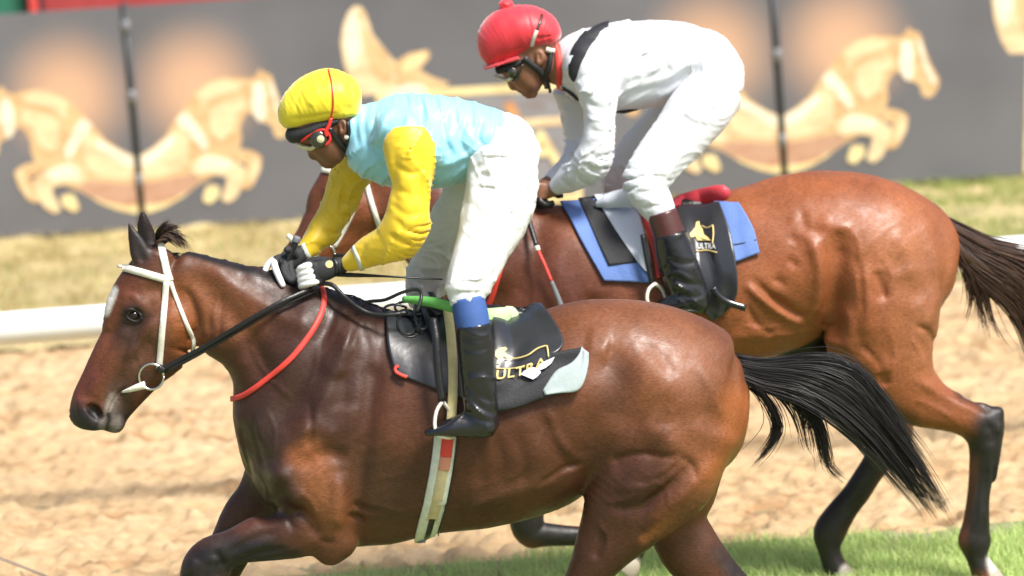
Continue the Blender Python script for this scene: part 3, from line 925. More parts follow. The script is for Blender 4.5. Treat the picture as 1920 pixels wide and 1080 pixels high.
def head_chain(V, T, w0=0.0, k=8):
    """horse head seen in profile; T maps the drawing of the front horse's head to this one"""
    S = T(0, 0, True)
    def c(rows, **kw):
        V.chain([(*T(u, v), w0 + w * S, a * S, b * S) for u, v, w, a, b in rows], **kw)
    c([(300, 474, 0, 30, 30), (291, 505, 0, 50, 38), (284, 545, 0, 72, 42), (281, 588, 0, 88, 42), (279, 628, 0, 90, 40), (246, 675, 0, 74, 36),
       (213, 721, 0, 62, 31), (186, 760, 0, 56, 30), (171, 784, 0, 46, 30), (168, 797, 0, 29, 26)], k=k, cap=0.35)
    c([(208, 776, 0, 24, 22), (217, 794, 0, 18, 22), (217, 803, 0, 13, 19)], k=10, cap=0.7)            # lower lip
    for s in (-1, 1):
        c([(318, 602, s * 22, 42, 24), (322, 612, s * 22, 44, 24)], k=26)                               # cheek
        c([(246, 580, s * 32, 17, 13), (262, 576, s * 34, 17, 13), (275, 582, s * 32, 14, 11)], k=12)   # orbit
        c([(232, 625, s * 26, 12, 12), (205, 680, s * 22, 11, 10), (182, 730, s * 18, 12, 10)], k=18)   # nasal edge
        c([(162, 756, s * 20, 20, 10), (160, 776, s * 22, 14, 11), (180, 792, s * 20, 14, 10), (192, 776, s * 22, 13, 10)], k=8)                               # nostril rim
        c([(196, 768, s * 20, 20, 12), (205, 790, s * 16, 14, 12)], k=12)
    return c

def front_horse():
    V = Vol(FRONT, (105, 380, -190), (1480, 1500, 190), 3.7)
    V.chain([(456, 822, 0, 70, 58), (476, 818, 0, 112, 88), (520, 812, 0, 168, 120), (580, 806, 0, 202, 140), (650, 797, 0, 224, 150), (720, 799, 0, 220, 156),
             (800, 795, 0, 205, 164), (900, 790, 0, 196, 168), (980, 778, 0, 189, 168), (1050, 751, 0, 171, 162), (1120, 730, 0, 167, 158),
             (1200, 732, 0, 166, 158), (1270, 748, 0, 158, 150), (1325, 768, 0, 140, 132), (1365, 775, 0, 108, 104), (1388, 778, 0, 70, 70)],
            k=20, cap=0.22, n=11)
    V.chain([(335, 507, 0, 42, 34), (385, 542, 0, 66, 46), (430, 578, 0, 92, 55), (481, 607, 0, 101, 66), (538, 646, 0, 125, 90), (592, 684, 0, 141, 114)], k=34, cap=0.5, n=8)
    c = head_chain(V, lambda u, v, sc=False: 1.0 if sc else (u, v))
    # ears
    V.chain([(242, 419, -14, 3, 3), (252, 445, -17, 12, 7), (262, 472, -20, 19, 10), (272, 496, -22, 19, 12), (282, 512, -20, 12, 12)], k=6)
    V.chain([(268, 394, 18, 3, 3), (269, 415, 20, 12, 7), (275, 440, 22, 17, 9), (284, 466, 22, 16, 12)], k=6)
    V.chain([(247, 440, -26, 3, 3), (258, 466, -33, 8, 6), (268, 488, -35, 8, 6)], k=4, sub=True)
    # nostril, eye hollow, mouth
    V.chain([(168, 764, -34, 8, 13), (177, 772, -36, 12, 17), (184, 782, -34, 9, 12)], k=4, sub=True)
    V.ball(254, 591, -46, 13, 8, k=6, sub=True, c=11, ang=15)
    V.stroke([(243, 733), (226, 750), (211, 774), (200, 812)], 4.2, 9); V.stroke([(232, 758), (236, 775), (240, 790)], 6, 4)
    V.stroke([(300, 600), (262, 650), (238, 690)], 9, -5); V.stroke([(290, 640), (255, 700)], 12, 4)
    V.stroke([(232, 600), (205, 660), (178, 730)], 12, 4); V.stroke([(228, 570), (246, 564), (268, 572)], 6, -3)
    V.stroke([(340, 548), (362, 575), (372, 620), (362, 655)], 9, 7)
    V.stroke([(270, 560), (300, 556), (318, 580)], 12, 5)
    # near foreleg
    V.chain([(568, 820, -88, 82, 50), (600, 900, -98, 74, 50), (618, 965, -92, 50, 46), (622, 1003, -86, 40, 40)], k=40)
    V.chain([(600, 968, -88, 60, 44), (560, 990, -90, 54, 45), (520, 1003, -92, 46, 42), (480, 1012, -92, 41, 38), (437, 1026, -92, 34, 34), (402, 1043, -92, 40, 35), (388, 1062, -92, 45, 36),
             (376, 1094, -92, 42, 32), (352, 1150, -92, 25, 22), (330, 1220, -92, 23, 20), (312, 1280, -92, 26, 22), (304, 1305, -92, 31, 25), (290, 1338, -92, 21, 20), (272, 1370, -92, 27, 26), (260, 1392, -92, 35, 32)], k=16, cap=0.6)
    V.chain([(640, 1022, -86, 20, 22), (620, 1035, -86, 22, 24)], k=22)
    # far foreleg
    V.chain([(525, 850, 78, 58, 46), (497, 930, 84, 52, 44), (452, 990, 88, 48, 40), (412, 1070, 88, 38, 34), (388, 1130, 88, 40, 34), (372, 1210, 88, 24, 22), (356, 1290, 88, 25, 22), (350, 1325, 88, 30, 25), (335, 1362, 88, 22, 20), (318, 1398, 88, 34, 32)], k=24, cap=0.6)
    # near hind leg
    V.chain([(1262, 790, -84, 120, 70), (1232, 868, -88, 118, 72), (1205, 915, -88, 106, 66), (1172, 962, -86, 82, 56), (1146, 1002, -84, 64, 48), (1124, 1040, -84, 51, 42), (1102, 1082, -84, 41, 36),
             (1078, 1140, -84, 36, 30), (1062, 1190, -84, 40, 32), (1040, 1250, -84, 27, 24), (1015, 1320, -84, 25, 22), (1006, 1350, -84, 31, 26), (985, 1385, -84, 23, 22), (965, 1412, -84, 34, 32)], k=22, cap=0.6)
    # far hind leg
    V.chain([(1270, 860, 84, 95, 60), (1262, 930, 86, 78, 54), (1268, 980, 86, 58, 44), (1290, 1025, 86, 58, 42), (1318, 1060, 86, 54, 38), (1350, 1092, 86, 48, 34), (1400, 1140, 86, 42, 30), (1424, 1175, 86, 42, 30),
             (1436, 1240, 86, 26, 24), (1440, 1320, 86, 25, 22), (1440, 1350, 86, 31, 26), (1425, 1385, 86, 22, 22), (1410, 1415, 86, 34, 30)], k=22, cap=0.6)
    # muscles and hollows
    S = V.stroke
    S([(452, 790), (470, 840), (470, 900), (492, 952)], 14, 9)                    # breast edge
    S([(640, 560), (612, 640), (560, 740), (505, 830), (470, 880)], 26, 11)        # front of the shoulder blade
    S([(668, 600), (640, 680), (600, 760), (555, 830)], 16, -6)                   # spine of the blade
    S([(705, 610), (700, 700), (690, 790), (676, 880), (664, 960), (655, 1010)], 20, 12)   # behind the shoulder
    S([(560, 870), (610, 840), (660, 845)], 16, 8)
    S([(520, 850), (540, 900), (575, 935)], 22, -9); S([(640, 870), (640, 930), (632, 985)], 18, -7)
    S([(548, 940), (585, 960), (600, 1000)], 12, 8)                               # elbow crease
    S([(530, 985), (480, 1000), (430, 1030)], 7, 5); S([(545, 1015), (490, 1025), (440, 1045)], 6, 5)
    S([(470, 930), (500, 965), (540, 950)], 10, 8)
    S([(372, 1036), (358, 1066)], 9, -5); S([(408, 1022), (428, 1052)], 6, 6); S([(398, 1040), (388, 1080)], 7, 4); S([(416, 1040), (410, 1078)], 8, 6)
    S([(345, 520), (400, 560), (470, 640), (520, 740)], 22, 9)                    # jugular groove
    S([(360, 490), (450, 540), (540, 590), (610, 620)], 24, -8); S([(420, 515), (500, 560), (570, 590)], 14, 6)
    S([(620, 620), (660, 640)], 24, -5)
    S([(640, 690), (650, 760)], 22, 6)
    for i, u in enumerate((905, 945, 985)):                                       # last ribs
        S([(u - 25, 790), (u - 5, 850), (u - 10, 905)], 11, 3.0)
    S([(1010, 760), (1030, 800), (1055, 850), (1062, 875)], 24, 6); S([(1022, 745), (1040, 800), (1075, 850)], 10, -5)  # flank fold
    S([(870, 940), (950, 920), (1040, 880)], 16, -5)
    S([(1120, 650), (1150, 690), (1162, 745), (1150, 800)], 36, 9)               # hip hollow
    S([(1095, 640), (1140, 650)], 26, -5)                                         # point of the hip
    S([(1180, 660), (1250, 710), (1280, 780)], 34, -6)
    S([(1230, 830), (1180, 848), (1140, 866)], 18, 6)
    S([(1260, 850), (1210, 890), (1150, 905)], 12, -5); S([(1270, 880), (1200, 930), (1140, 945)], 10, 6)
    S([(1340, 850), (1270, 920), (1200, 985)], 14, -6); S([(1300, 845), (1240, 905), (1175, 965)], 10, 6)
    S([(1320, 740), (1328, 800), (1310, 860)], 22, 4)
    S([(1130, 985), (1110, 1040)], 8, 5); S([(1240, 780), (1260, 840)], 20, -5)
    # veins and fine skin folds
    for pts in ([(262, 620), (250, 650), (238, 690), (222, 712)], [(250, 650), (262, 680), (268, 700)], [(330, 560), (322, 600), (310, 640)], [(480, 880), (500, 915), (498, 950)], [(560, 900), (590, 930), (596, 965)],
                [(690, 930), (760, 950), (850, 945), (930, 925)], [(760, 950), (800, 935), (840, 915)], [(1120, 930), (1160, 925), (1200, 905)], [(1110, 960), (1135, 1000), (1120, 1050)], [(1200, 880), (1240, 900), (1250, 940)],
                [(470, 650), (500, 700), (560, 750)], [(600, 640), (590, 700), (560, 740)], [(500, 760), (520, 800), (515, 850)], [(1010, 800), (990, 850), (950, 890)]):
        S(pts, 3.6, -2.0)
    for pts in ([(583, 740), (588, 790), (580, 830)], [(470, 770), (486, 830), (500, 880)], [(455, 800), (462, 860), (476, 905)], [(655, 930), (690, 945), (725, 950)], [(650, 955), (690, 968)], [(540, 950), (556, 985)], [(600, 1000), (630, 1008)],
                [(1140, 852), (1190, 838), (1260, 842)], [(1277, 846), (1230, 880), (1180, 892)], [(1262, 838), (1290, 860), (1300, 890)], [(405, 560), (395, 600), (398, 640)], [(420, 560), (414, 610), (420, 660)], [(1000, 900), (1050, 870), (1085, 860)]):
        S(pts, 6, 4.0)
    S([(600, 690), (640, 660), (690, 640)], 24, -6); S([(690, 590), (700, 640), (704, 700)], 14, -5); S([(545, 800), (600, 790), (640, 810)], 20, -6)
    S([(505, 900), (530, 880), (560, 880)], 14, -5); S([(1195, 780), (1230, 800), (1260, 830)], 22, -5); S([(1110, 760), (1090, 810), (1085, 850)], 16, 4)
    S([(1190, 640), (1230, 660), (1260, 700)], 12, 4); S([(1290, 660), (1330, 720), (1350, 790)], 14, -5)
    V.wrinkle(0.8, 60, (0.7, 0.7, 0.1), 5, 2.2, 160, -0.1)
    V.noise(1.3, 120, 3)
    return V

def rear_T(u, v, sc=False):
    k, a = 0.82, math.radians(5.0)
    if sc: return k
    x, y = (u - 318) * k, (v - 520) * k
    return (685 + x * math.cos(a) - y * math.sin(a), 322 + x * math.sin(a) + y * math.cos(a))

def rear_horse():
    V = Vol(REAR, (480, 190, -165), (1910, 1130, 165), 3.9)
    V.chain([(900, 575, 0, 60, 50), (930, 565, 0, 122, 85), (985, 552, 0, 158, 112), (1040, 552, 0, 168, 128), (1120, 556, 0, 168, 138), (1220, 556, 0, 162, 146), (1300, 548, 0, 154, 148),
             (1370, 530, 0, 156, 147), (1440, 502, 0, 160, 145), (1522, 474, 0, 151, 146), (1600, 476, 0, 150, 144), (1670, 490, 0, 142, 130), (1725, 500, 0, 122, 108), (1763, 508, 0, 90, 82), (1778, 512, 0, 60, 55)],
            k=20, cap=0.25, n=11)
    V.chain([(752, 360, 0, 72, 44), (800, 400, 0, 90, 50), (860, 445, 0, 108, 66), (930, 490, 0, 124, 96)], k=34, cap=0.4, n=8)
    V.chain([(*rear_T(340, 512), 0, 38, 30), (752, 360, 0, 70, 44)], k=20)
    head_chain(V, rear_T)
    V.chain([(*rear_T(242, 419), -12, 3, 3), (*rear_T(262, 472), -16, 15, 8), (*rear_T(282, 512), -16, 10, 10)], k=6)
    V.chain([(*rear_T(268, 394), 16, 3, 3), (*rear_T(275, 440), 18, 13, 8), (*rear_T(284, 466), 18, 12, 10)], k=6)
    # forelegs (mostly behind the front horse)
    V.chain([(985, 610, -78, 74, 44), (1020, 690, -84, 66, 42), (1020, 750, -76, 52, 38), (1005, 840, -66, 42, 32), (992, 920, -62, 31, 28), (986, 975, -62, 32, 29), (996, 1000, -62, 27, 24), (1030, 1004, -62, 21, 19),
             (1090, 1006, -62, 19, 17), (1150, 1014, -62, 20, 18), (1186, 1022, -62, 25, 20), (1188, 1044, -62, 18, 17), (1176, 1060, -62, 22, 22)], k=22, cap=0.6)
    V.chain([(985, 610, 78, 74, 44), (1000, 700, 80, 62, 42), (975, 800, 74, 45, 32), (950, 880, 70, 34, 29), (955, 915, 70, 33, 28), (1000, 900, 70, 20, 18), (1060, 860, 70, 20, 18), (1085, 840, 70, 25, 20), (1100, 815, 70, 24, 22)], k=22, cap=0.6)
    V.chain([(1440, 628, 10, 40, 60), (1495, 640, 14, 42, 56), (1545, 650, 20, 50, 50)], k=12)
    # near hind
    V.chain([(1640, 520, -76, 112, 64), (1648, 590, -80, 114, 66), (1656, 650, -80, 100, 60), (1682, 708, -76, 76, 50), (1722, 745, -72, 56, 42), (1762, 766, -70, 42, 36), (1806, 782, -70, 36, 31), (1840, 800, -70, 40, 30),
             (1848, 836, -70, 32, 26), (1843, 880, -70, 25, 21), (1836, 930, -70, 22, 19), (1830, 985, -70, 25, 21), (1828, 1016, -70, 31, 24), (1833, 1046, -70, 21, 19), (1848, 1078, -70, 25, 22), (1856, 1098, -70, 31, 27)], k=20, cap=0.6)
    V.chain([(1873, 773, -70, 9, 12), (1862, 800, -70, 15, 14)], k=16)
    # far hind
    V.chain([(1600, 560, 76, 90, 60), (1612, 650, 78, 82, 52), (1640, 720, 76, 56, 42), (1672, 780, 72, 38, 32), (1672, 820, 72, 38, 30), (1648, 858, 72, 28, 24), (1612, 915, 72, 25, 20), (1578, 962, 72, 26, 21), (1555, 1000, 72, 31, 24),
             (1556, 1034, 72, 22, 19), (1568, 1066, 72, 23, 21), (1576, 1090, 72, 30, 27)], k=20, cap=0.6)
    S = V.stroke
    S([(1562, 425), (1560, 480), (1556, 540), (1552, 600), (1552, 640)], 23, 19)             # hollow in front of the thigh
    S([(1500, 425), (1520, 470), (1528, 520), (1524, 570), (1502, 604)], 13, -9)            # flank pouch
    S([(1384, 519), (1420, 552), (1462, 586), (1500, 606)], 8, -7); S([(1395, 512), (1432, 548), (1475, 580), (1508, 592)], 9, 7)
    S([(1467, 478), (1486, 497)], 8, 4); S([(1438, 516), (1464, 527)], 8, 4); S([(1430, 544), (1452, 558), (1480, 576)], 8, 4); S([(1470, 440), (1490, 450)], 8, 3)
    S([(1497, 384), (1496, 410), (1508, 428), (1545, 430)], 10, 3); S([(1520, 412), (1560, 418), (1590, 430)], 14, -4)
    S([(1605, 480), (1610, 560), (1615, 640)], 18, -7); S([(1640, 500), (1640, 560)], 14, 5)
    S([(1670, 470), (1685, 530), (1720, 560)], 22, 6); S([(1740, 420), (1765, 480), (1760, 560)], 16, 6)
    S([(1720, 400), (1745, 470), (1745, 560), (1715, 640)], 13, -5)
    S([(1690, 560), (1670, 630), (1640, 680)], 20, 6); S([(1640, 690), (1648, 720)], 12, 8)
    S([(1700, 700), (1770, 745), (1830, 770)], 9, -5); S([(1790, 745), (1850, 775)], 6, 6)
    S([(1841, 870), (1836, 960)], 5, 4); S([(1862, 850), (1858, 960)], 4, -3); S([(1620, 900), (1590, 955)], 6, 3)
    S([(1858, 845), (1852, 900), (1848, 985)], 3.5, 3.0); S([(1830, 870), (1824, 930), (1818, 985)], 3.5, 2.5); S([(1838, 790), (1850, 812), (1846, 835)], 6, 4); S([(1866, 790), (1862, 815)], 5, -3); S([(1640, 880), (1612, 925), (1584, 968)], 3.5, 3, 1)
    S([(1330, 640), (1420, 620), (1480, 640)], 16, -5)
    S([(1010, 420), (1000, 500), (960, 580)], 22, 9); S([(1110, 540), (1100, 620), (1080, 690)], 20, 10)
    S([(940, 400), (900, 470), (850, 500)], 22, -6)
    for pts in ([(1580, 420), (1600, 460), (1590, 520)], [(1640, 470), (1660, 510), (1650, 560)], [(1420, 640), (1450, 620), (1480, 630)], [(1690, 620), (1715, 660), (1720, 690)], [(1650, 600), (1665, 650), (1660, 690)],
                [(1700, 740), (1740, 760), (1790, 790)], [(1380, 600), (1420, 610), (1470, 600)], [(1846, 830), (1842, 900), (1836, 960)], [(1150, 640), (1200, 660), (1260, 650)], [(980, 480), (1000, 540), (990, 600)]):
        S(pts, 3.8, -2.0)
    for pts in ([(1590, 470), (1602, 520), (1604, 590)], [(1625, 500), (1640, 530), (1650, 560)], 
                [(1600, 640), (1625, 660), (1650, 700)], [(1700, 600), (1730, 620), (1742, 650)], [(1390, 560), (1410, 600), (1450, 630)]):
        S(pts, 6, 4.0)
    S([(1660, 430), (1690, 470), (1690, 520)], 16, -4); S([(1575, 560), (1582, 620), (1575, 660)], 12, -6)
    V.wrinkle(0.9, 52, (0.7, 0.6, 0.1), 6, 2.2, 150, -0.1)
    V.noise(1.3, 110, 5)
    return V

def finish_horse(V, cx, label, spots, base, group):
    P, Q = V.mesh(3)
    Wd = cx.W(P)
    foot = Wd[Wd[:, 2].argmin()]
    c = Wd.mean(0)
    root = thing("racehorse", label, "horse", (float(c[0]), float(c[1]), 0.0), group)
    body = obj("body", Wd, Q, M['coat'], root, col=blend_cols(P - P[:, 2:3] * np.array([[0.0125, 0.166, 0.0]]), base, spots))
    return root, body

VF = front_horse()
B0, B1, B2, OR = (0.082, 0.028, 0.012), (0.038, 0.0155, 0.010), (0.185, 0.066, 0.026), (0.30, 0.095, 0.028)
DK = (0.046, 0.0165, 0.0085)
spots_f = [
    ([(1180, 640), (1280, 700), (1330, 800)], 150, B2, 0.85), ([(1375, 760), (1380, 830), (1340, 900), (1260, 970)], 40, OR, 0.8),  # reddish rump; the orange buttock patch also paints in the sun on it
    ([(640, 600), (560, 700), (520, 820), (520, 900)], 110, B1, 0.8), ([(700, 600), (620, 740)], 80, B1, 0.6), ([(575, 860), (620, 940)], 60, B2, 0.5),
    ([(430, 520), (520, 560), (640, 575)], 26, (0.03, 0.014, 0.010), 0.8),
    ([(350, 560), (352, 630)], 42, OR, 0.7), ([(390, 545), (450, 590)], 55, B2, 0.75), ([(230, 560), (200, 640), (160, 740)], 45, (0.15, 0.046, 0.022), 0.8),  # orange jowl patch is a highlight painted into the coat
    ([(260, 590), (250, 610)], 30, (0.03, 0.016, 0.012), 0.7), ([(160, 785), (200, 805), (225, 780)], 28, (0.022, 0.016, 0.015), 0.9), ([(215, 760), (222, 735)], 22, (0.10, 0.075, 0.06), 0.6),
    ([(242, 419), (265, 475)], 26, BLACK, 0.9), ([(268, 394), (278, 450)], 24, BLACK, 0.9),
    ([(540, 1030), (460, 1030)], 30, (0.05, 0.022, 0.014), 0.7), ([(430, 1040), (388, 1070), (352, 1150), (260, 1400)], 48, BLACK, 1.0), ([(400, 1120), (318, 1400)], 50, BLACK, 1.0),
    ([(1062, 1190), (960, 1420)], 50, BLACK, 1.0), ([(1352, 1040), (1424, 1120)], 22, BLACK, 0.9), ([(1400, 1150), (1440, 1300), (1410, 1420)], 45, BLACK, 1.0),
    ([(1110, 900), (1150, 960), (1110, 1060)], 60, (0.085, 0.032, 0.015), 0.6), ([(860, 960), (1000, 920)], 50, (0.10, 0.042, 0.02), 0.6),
    ([(1200, 900), (1160, 960), (1110, 1060)], 85, DK, 0.75), ([(1345, 895), (1270, 955), (1205, 1005)], 11, (0.24, 0.085, 0.03), 0.9), ([(1160, 700), (1150, 740)], 36, DK, 0.6), ([(1300, 960), (1300, 1040)], 60, (0.075, 0.03, 0.017), 0.7),  # small dark patch at the hip hollow is painted shading
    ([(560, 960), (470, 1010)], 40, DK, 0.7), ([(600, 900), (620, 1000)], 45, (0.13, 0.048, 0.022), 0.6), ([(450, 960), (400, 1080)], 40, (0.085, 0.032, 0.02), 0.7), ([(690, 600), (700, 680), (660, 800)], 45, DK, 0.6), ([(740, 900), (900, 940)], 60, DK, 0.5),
    ([(170, 700), (150, 745)], 24, (0.11, 0.032, 0.02), 0.7), ([(240, 640), (255, 690), (230, 730)], 30, (0.05, 0.023, 0.015), 0.7), ([(150, 775), (165, 800), (190, 806)], 22, (0.016, 0.013, 0.014), 0.95), ([(176, 773)], 15, (0.006, 0.004, 0.004), 1.0), ([(206, 775), (214, 745)], 9, (0.16, 0.13, 0.11), 0.7), ([(222, 795)], 14, (0.10, 0.085, 0.08), 0.7), ([(256, 592)], 22, (0.014, 0.010, 0.009), 0.9), ([(250, 600), (246, 630)], 24, (0.035, 0.017, 0.012), 0.7),  # near-black nostril patch paints in the shade of the recess
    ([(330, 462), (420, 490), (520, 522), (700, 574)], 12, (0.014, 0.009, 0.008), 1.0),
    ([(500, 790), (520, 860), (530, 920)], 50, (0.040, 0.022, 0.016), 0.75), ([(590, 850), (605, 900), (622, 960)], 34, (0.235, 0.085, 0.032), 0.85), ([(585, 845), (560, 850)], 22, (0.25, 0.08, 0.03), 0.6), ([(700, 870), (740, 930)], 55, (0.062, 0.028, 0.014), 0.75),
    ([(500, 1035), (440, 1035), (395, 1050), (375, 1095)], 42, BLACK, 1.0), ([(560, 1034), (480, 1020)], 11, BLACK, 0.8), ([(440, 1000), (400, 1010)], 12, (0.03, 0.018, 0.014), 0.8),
    ([(206, 776), (203, 800), (200, 814)], 4, (0.006, 0.005, 0.005), 1.0), ([(222, 786), (216, 806)], 10, (0.20, 0.17, 0.155), 0.8), ([(196, 784), (192, 808)], 7, (0.20, 0.17, 0.155), 0.8), ([(214, 742), (206, 764)], 8, (0.24, 0.20, 0.17), 0.7), ([(270, 690), (290, 660), (300, 620)], 26, (0.13, 0.055, 0.03), 0.5), ([(285, 560), (300, 545)], 22, (0.16, 0.06, 0.03), 0.6),  # thin black line paints the shade between the lips
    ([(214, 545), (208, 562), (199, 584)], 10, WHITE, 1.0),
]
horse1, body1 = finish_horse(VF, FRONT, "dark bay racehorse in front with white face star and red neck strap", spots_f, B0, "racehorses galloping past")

VR = rear_horse()
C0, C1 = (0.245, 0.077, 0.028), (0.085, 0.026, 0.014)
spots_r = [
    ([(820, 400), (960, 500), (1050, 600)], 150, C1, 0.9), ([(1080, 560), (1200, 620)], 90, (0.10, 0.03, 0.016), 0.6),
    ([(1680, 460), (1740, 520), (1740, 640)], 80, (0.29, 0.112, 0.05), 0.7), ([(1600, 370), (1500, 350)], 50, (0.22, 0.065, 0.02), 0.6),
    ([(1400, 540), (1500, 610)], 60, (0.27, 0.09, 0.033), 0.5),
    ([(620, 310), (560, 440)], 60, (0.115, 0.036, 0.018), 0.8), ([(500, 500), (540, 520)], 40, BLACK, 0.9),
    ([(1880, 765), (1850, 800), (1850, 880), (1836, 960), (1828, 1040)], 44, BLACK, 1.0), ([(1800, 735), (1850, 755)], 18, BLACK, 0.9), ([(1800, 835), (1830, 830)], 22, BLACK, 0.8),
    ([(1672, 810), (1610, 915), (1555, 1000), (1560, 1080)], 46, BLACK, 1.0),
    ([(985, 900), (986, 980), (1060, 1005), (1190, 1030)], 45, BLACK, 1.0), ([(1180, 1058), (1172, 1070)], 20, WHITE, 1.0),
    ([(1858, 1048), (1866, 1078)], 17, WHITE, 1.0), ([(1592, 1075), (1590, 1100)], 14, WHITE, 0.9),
    ([(840, 860), (960, 920), (1100, 820)], 40, BLACK, 1.0), ([(1490, 655), (1545, 655)], 48, (0.016, 0.010, 0.008), 1.0, -52.0),  # last patch paints the shade in the gap between belly and thigh
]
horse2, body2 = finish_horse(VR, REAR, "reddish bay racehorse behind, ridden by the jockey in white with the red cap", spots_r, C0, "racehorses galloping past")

# eyes
def horse_eye(V, root, u, v, r):
    p, n = V.lay([(u, v)], -r * 0.45)
    c = V.cx.W(p)[0]
    b = MB(); A, F = tube([(0, 0, z) for z in np.cos(np.linspace(math.pi, 0, 12))], np.sqrt(np.maximum(1 - np.cos(np.linspace(math.pi, 0, 12)) ** 2, 1e-6)), 16)
    b.add(A * np.array([r * 1.1, r, r * .9]) * V.cx.s + c, F)
    b.build("eye", M['eye'], root)
    an = np.linspace(0, 2 * math.pi, 25)
    ring = np.stack([u + np.cos(an) * r * 1.25 + np.sin(an) * 2, v + np.sin(an) * r * 0.95 + np.cos(an) * 2.5], 1)
    q, _ = V.lay(ring, 0.5)
    A, F = tube(V.cx.W(q), 3.2 * V.cx.s, 8)
    obj("eyelid", A, F, M['lid'], root)
horse_eye(VF, horse1, 254, 591, 12)
e2 = rear_T(254, 591); horse_eye(VR, horse2, e2[0], e2[1], 10.5)

# hooves
def hoof(cx, root, ends, m):
    for (u0, v0, w0), (u1, v1, w1) in ends:
        p = np.array([[*cx.obs(u0 + (u1 - u0) * t, v0 + (v1 - v0) * t, w0), w0] for t in (0, 0.25, 0.9, 1.0)])
        A, F = tube(p, [21, 27, 36, 34], 16, 0.95)
        obj("hoof", cx.W(A), F, m, root)
M['hoof_dark'] = mat('dark_hoof_horn', (0.035, 0.03, 0.028), 0.55, vary=0.2)
hoof(FRONT, horse1, [((270, 1374, -92), (252, 1420, -92)), ((330, 1376, 88), (308, 1422, 88)), ((978, 1392, -84), (952, 1434, -84)), ((1418, 1396, 84), (1398, 1436, 84))], M['hoof_dark'])
hoof(REAR, horse2, [((1850, 1072, -70), (1864, 1120, -70)), ((1571, 1066, 72), (1584, 1112, 72)), ((1184, 1040, -62), (1164, 1066, -62))], M['hoof'])

# tails, manes
def hair(cx, root, name, guides, n, rad, mats, seed, jit=6.0, pair=None, fly=0.13, segs=16):
    """guides: list of polylines (u, v, w) from root to tip; strands run between neighbouring guides"""
    r = np.random.default_rng(seed)
    G = []
    for g in guides:
        g = spline(np.array(g, float), 8)
        d = np.concatenate([[0], np.cumsum(np.linalg.norm(np.diff(g, axis=0), axis=1))])
        t = np.linspace(0, d[-1], segs)
        G.append(np.stack([np.interp(t, d, g[:, i]) for i in range(3)], 1))
    mbs = [MB() for _ in mats]
    ts = np.linspace(0, 1, segs)
    clumps = []
    for i in range(max(8, n // 16)):
        a = r.integers(0, len(G) - 1) if pair is None else pair[r.integers(0, len(pair))]
        clumps.append((a, r.random(), r.normal(size=3) * 0.8, r.random(3) * 6.28, 1.5 + 3 * r.random(3), 0.5 + 0.56 * r.random() ** 0.7, 1.9 if r.random() < fly else 1.0))
    for i in range(n):
        a, f, off, ph, fr, L, big = clumps[r.integers(0, len(clumps))]
        f = np.clip(f + r.normal() * 0.10, 0, 1)
        c = G[a] * (1 - f) + G[a + 1] * f
        L = np.clip(L * (0.82 + 0.2 * r.random()), 0.3, 1.04)
        if r.random() < fly: ph = r.random(3) * 6.28; off = r.normal(size=3) * 1.15
        c = np.stack([np.interp(ts * min(L, 1.0), ts, c[:, k]) for k in range(3)], 1)
        amp = jit * (0.25 + ts[:, None] * 1.2) * big
        own = r.normal(size=3) * jit * 0.33 * (0.5 + 1.2 * np.sin(ts[:, None] * 2.6))
        c = c + (amp * (off * 0.7 + 0.45 * np.sin(ts[:, None] * fr + ph)) + own) * np.array([1, 1, 1.3])
        rr = rad * (0.7 + 0.6 * r.random()) * np.clip(1.25 - ts ** 3 * 1.1, 0.12, 1)
        A, F = tube(cx.W(c), rr * cx.s, 3)
        mbs[0 if r.random() < 0.68 or len(mats) == 1 else 1].add(A, F)
    allm = MB(); mi = []
    for k, m in enumerate(mbs):
        if m.n: allm.add(np.concatenate(m.V), m.F); mi += [k] * len(m.F)
    o = obj(name, np.concatenate(allm.V), allm.F, list(mats), root)
    o.data.polygons.foreach_set("material_index", mi)
    return o

M['hair_black_lit'] = mat('sunlit_black_hair', (0.045, 0.042, 0.042), 0.35, 0.6)  # paler copy of the black hair, highlights painted into tail strands
M['hair_brown_lit'] = mat('sunlit_brown_hair', (0.12, 0.062, 0.038), 0.4, 0.5)  # lighter copy of the brown hair, sunlit tone put into the colour
TG = [
    [(1366, 664, -6), (1420, 680, -10), (1480, 675, -14), (1548, 670, -16), (1604, 690, -14), (1650, 745, -10), (1690, 805, -4), (1732, 862, 0), (1768, 925, 2), (1790, 962, 4)],
    [(1370, 680, -12), (1440, 696, -20), (1500, 702, -26), (1570, 735, -26), (1640, 800, -22), (1692, 870, -16), (1735, 925, -8), (1768, 965, -4)],
    [(1374, 698, -12), (1430, 722, -20), (1490, 735, -26), (1560, 775, -26), (1625, 830, -22), (1680, 890, -14), (1715, 935, -8), (1742, 978, -6)],
]
o = hair(FRONT, horse1, "tail", TG, 2000, 0.78, (M['hair_black'], M['hair_black_lit']), 11, jit=7)
TH = [[(1380, 690, -8), (1425, 735, -12), (1450, 790, -12), (1440, 830, -10), (1408, 864, -8)], [(1385, 700, -8), (1440, 745, -12), (1468, 800, -12), (1450, 840, -8), (1420, 870, -8)],
      [(1390, 700, -6), (1460, 745, -10), (1488, 790, -10), (1494, 850, -8)], [(1400, 705, -6), (1490, 750, -10), (1520, 800, -10), (1530, 850, -8), (1560, 890, -6)], [(1410, 705, -4), (1520, 760, -8), (1550, 830, -8), (1560, 880, -6), (1588, 902, -4)]]
hair(FRONT, horse1, "tail_fringe", TH, 420, 0.75, (M['hair_black'],), 12, jit=6, pair=[0, 0, 2, 3, 3], fly=0.1)
